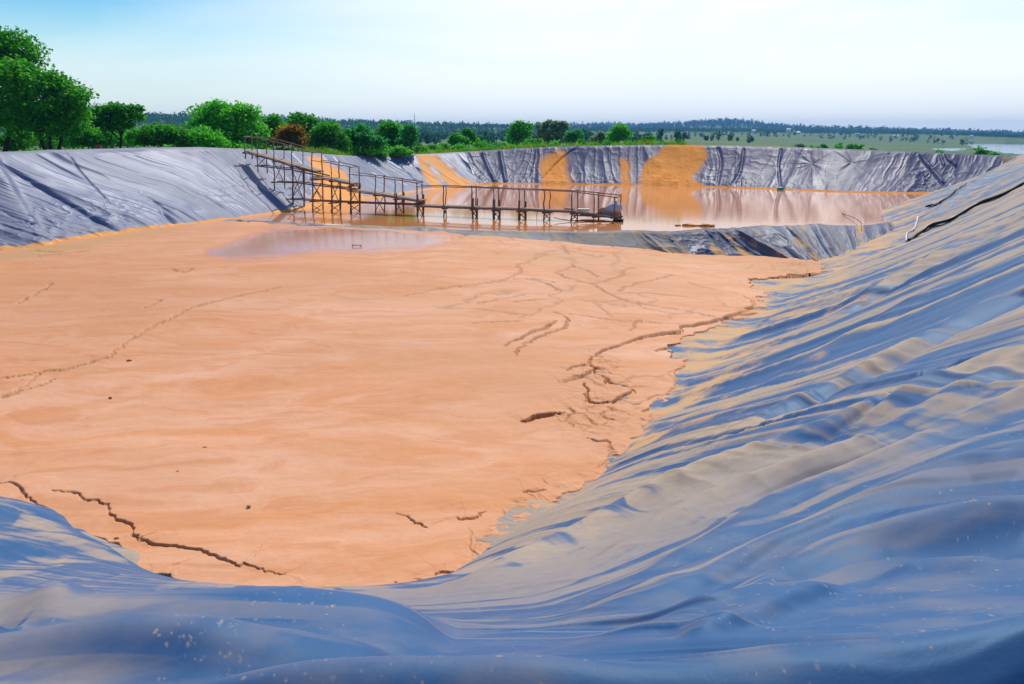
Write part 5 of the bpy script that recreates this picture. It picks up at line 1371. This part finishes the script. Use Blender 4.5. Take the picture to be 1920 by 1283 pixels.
# ------------------------------------------------------------------ air
t = NT('pale_blue_haze'); t.n.remove(t.p)
vp = t.new('ShaderNodeVolumePrincipled'); vp.inputs['Color'].default_value = (.24, .56, 1.0, 1); vp.inputs['Density'].default_value = HAZE if 'HAZE' in globals() else .00025
vp.inputs['Anisotropy'].default_value = 0.0
t.l(vp.outputs[0], t.n['Material Output'].inputs['Volume'])
mb = MB(); X0, X1, Y0, Y1, Z0, Z1 = -3200, 3200, -3150, 3200, -12.0, 50.0
mb.hexa([(X0, Y0, Z0), (X1, Y0, Z0), (X1, Y1, Z0), (X0, Y1, Z0), (X0, Y0, Z1), (X1, Y0, Z1), (X1, Y1, Z1), (X0, Y1, Z1)])
o = mb.build('haze', t.m); tag(o, 'thin blue haze in the air', 'haze', kind='stuff')

# ------------------------------------------------------------------ light, sky, camera
SUN_AZ, SUN_EL = R(14), R(52)
sd_ = bpy.data.lights.new('sun', 'SUN'); sd_.energy = 3.9; sd_.angle = R(.53); sd_.color = (1, .955, .88)
so = bpy.data.objects.new('sun', sd_); COL.objects.link(so)
dirv = Vector((math.sin(SUN_AZ) * math.cos(SUN_EL), math.cos(SUN_AZ) * math.cos(SUN_EL), math.sin(SUN_EL)))
so.rotation_euler = dirv.to_track_quat('Z', 'Y').to_euler(); so.location = (0, 0, 60)
wd_ = bpy.data.worlds.new('World'); SC.world = wd_; wd_.use_nodes = True
nt = wd_.node_tree; bg = nt.nodes['Background']
sky = nt.nodes.new('ShaderNodeTexSky'); sky.sky_type = 'NISHITA'; sky.sun_disc = False
sky.sun_elevation = SUN_EL; sky.sun_rotation = SUN_AZ; sky.air_density = 1.2; sky.dust_density = .6; sky.ozone_density = 2.0
def wm(op, a, b=0.0, clamp=False):
    nd = nt.nodes.new('ShaderNodeMath'); nd.operation = op; nd.use_clamp = clamp
    for i_, v in enumerate((a, b)):
        if hasattr(v, 'node'): nt.links.new(v, nd.inputs[i_])
        else: nd.inputs[i_].default_value = v
    return nd.outputs[0]
tc = nt.nodes.new('ShaderNodeTexCoord'); mp = nt.nodes.new('ShaderNodeMapping'); mp.inputs['Scale'].default_value = (1.2, 1.2, 6.5); mp.inputs['Rotation'].default_value = (0, R(5), 0)
nt.links.new(tc.outputs['Generated'], mp.inputs['Vector'])
nz = nt.nodes.new('ShaderNodeTexNoise'); nz.inputs['Scale'].default_value = 1.7; nz.inputs['Detail'].default_value = 7; nz.inputs['Roughness'].default_value = .55; nz.inputs['Distortion'].default_value = .6
nt.links.new(mp.outputs[0], nz.inputs['Vector'])
dt = nt.nodes.new('ShaderNodeVectorMath'); dt.operation = 'DOT_PRODUCT'; nt.links.new(tc.outputs['Generated'], dt.inputs[0])
vd = Vector((.30, .93, .20)).normalized(); dt.inputs[1].default_value = vd
mr = nt.nodes.new('ShaderNodeMapRange'); mr.interpolation_type = 'SMOOTHSTEP'; mr.inputs['From Min'].default_value = .74; mr.inputs['From Max'].default_value = .985
nt.links.new(dt.outputs['Value'], mr.inputs['Value'])
veil = wm('ADD', wm('MULTIPLY', mr.outputs[0], .85), wm('MULTIPLY', wm('SUBTRACT', nz.outputs['Fac'], .48), 1.0), True)
mx = nt.nodes.new('ShaderNodeMix'); mx.data_type = 'RGBA'
nt.links.new(veil, mx.inputs['Factor']); hs = nt.nodes.new('ShaderNodeHueSaturation'); hs.inputs['Saturation'].default_value = 1.9; hs.inputs['Value'].default_value = 1.1; nt.links.new(sky.outputs[0], hs.inputs['Color']); tn = nt.nodes.new('ShaderNodeMix'); tn.data_type = 'RGBA'; tn.blend_type = 'MULTIPLY'; tn.inputs['Factor'].default_value = 1; nt.links.new(hs.outputs[0], tn.inputs[6]); tn.inputs[7].default_value = (.45, .82, 1.0, 1); nt.links.new(tn.outputs[2], mx.inputs[6]); mx.inputs[7].default_value = (10.3, 10.6, 11.0, 1)
sx_ = nt.nodes.new('ShaderNodeSeparateXYZ'); nt.links.new(tc.outputs['Generated'], sx_.inputs[0])
hz = nt.nodes.new('ShaderNodeMapRange'); hz.interpolation_type = 'SMOOTHSTEP'; hz.inputs['From Min'].default_value = .17; hz.inputs['From Max'].default_value = .0
nt.links.new(sx_.outputs['Z'], hz.inputs['Value'])
mh = nt.nodes.new('ShaderNodeMix'); mh.data_type = 'RGBA'; nt.links.new(wm('MULTIPLY', hz.outputs[0], .8), mh.inputs['Factor'])
nt.links.new(mx.outputs[2], mh.inputs[6]); mh.inputs[7].default_value = (10.0, 10.5, 11.0, 1)
nt.links.new(mh.outputs[2], bg.inputs['Color']); bg.inputs['Strength'].default_value = .1

cd = bpy.data.cameras.new('camera'); cam = bpy.data.objects.new('camera', cd); COL.objects.link(cam); SC.camera = cam
cam.location = (0, 0, CAMZ); cam.rotation_euler = (R(90) - PITCH, 0, 0)
cd.sensor_width = 36; cd.lens = F / 1920 * 36; cd.clip_start = .05; cd.clip_end = 30000
SC.view_settings.view_transform = 'Standard'; SC.view_settings.look = 'None'; SC.view_settings.exposure = .12; SC.view_settings.gamma = 1
SC.render.engine = 'CYCLES'
SC.cycles.max_bounces = 6; SC.cycles.diffuse_bounces = 2; SC.cycles.glossy_bounces = 3; SC.cycles.transmission_bounces = 2; SC.cycles.volume_bounces = 0
SC.cycles.use_denoising = True
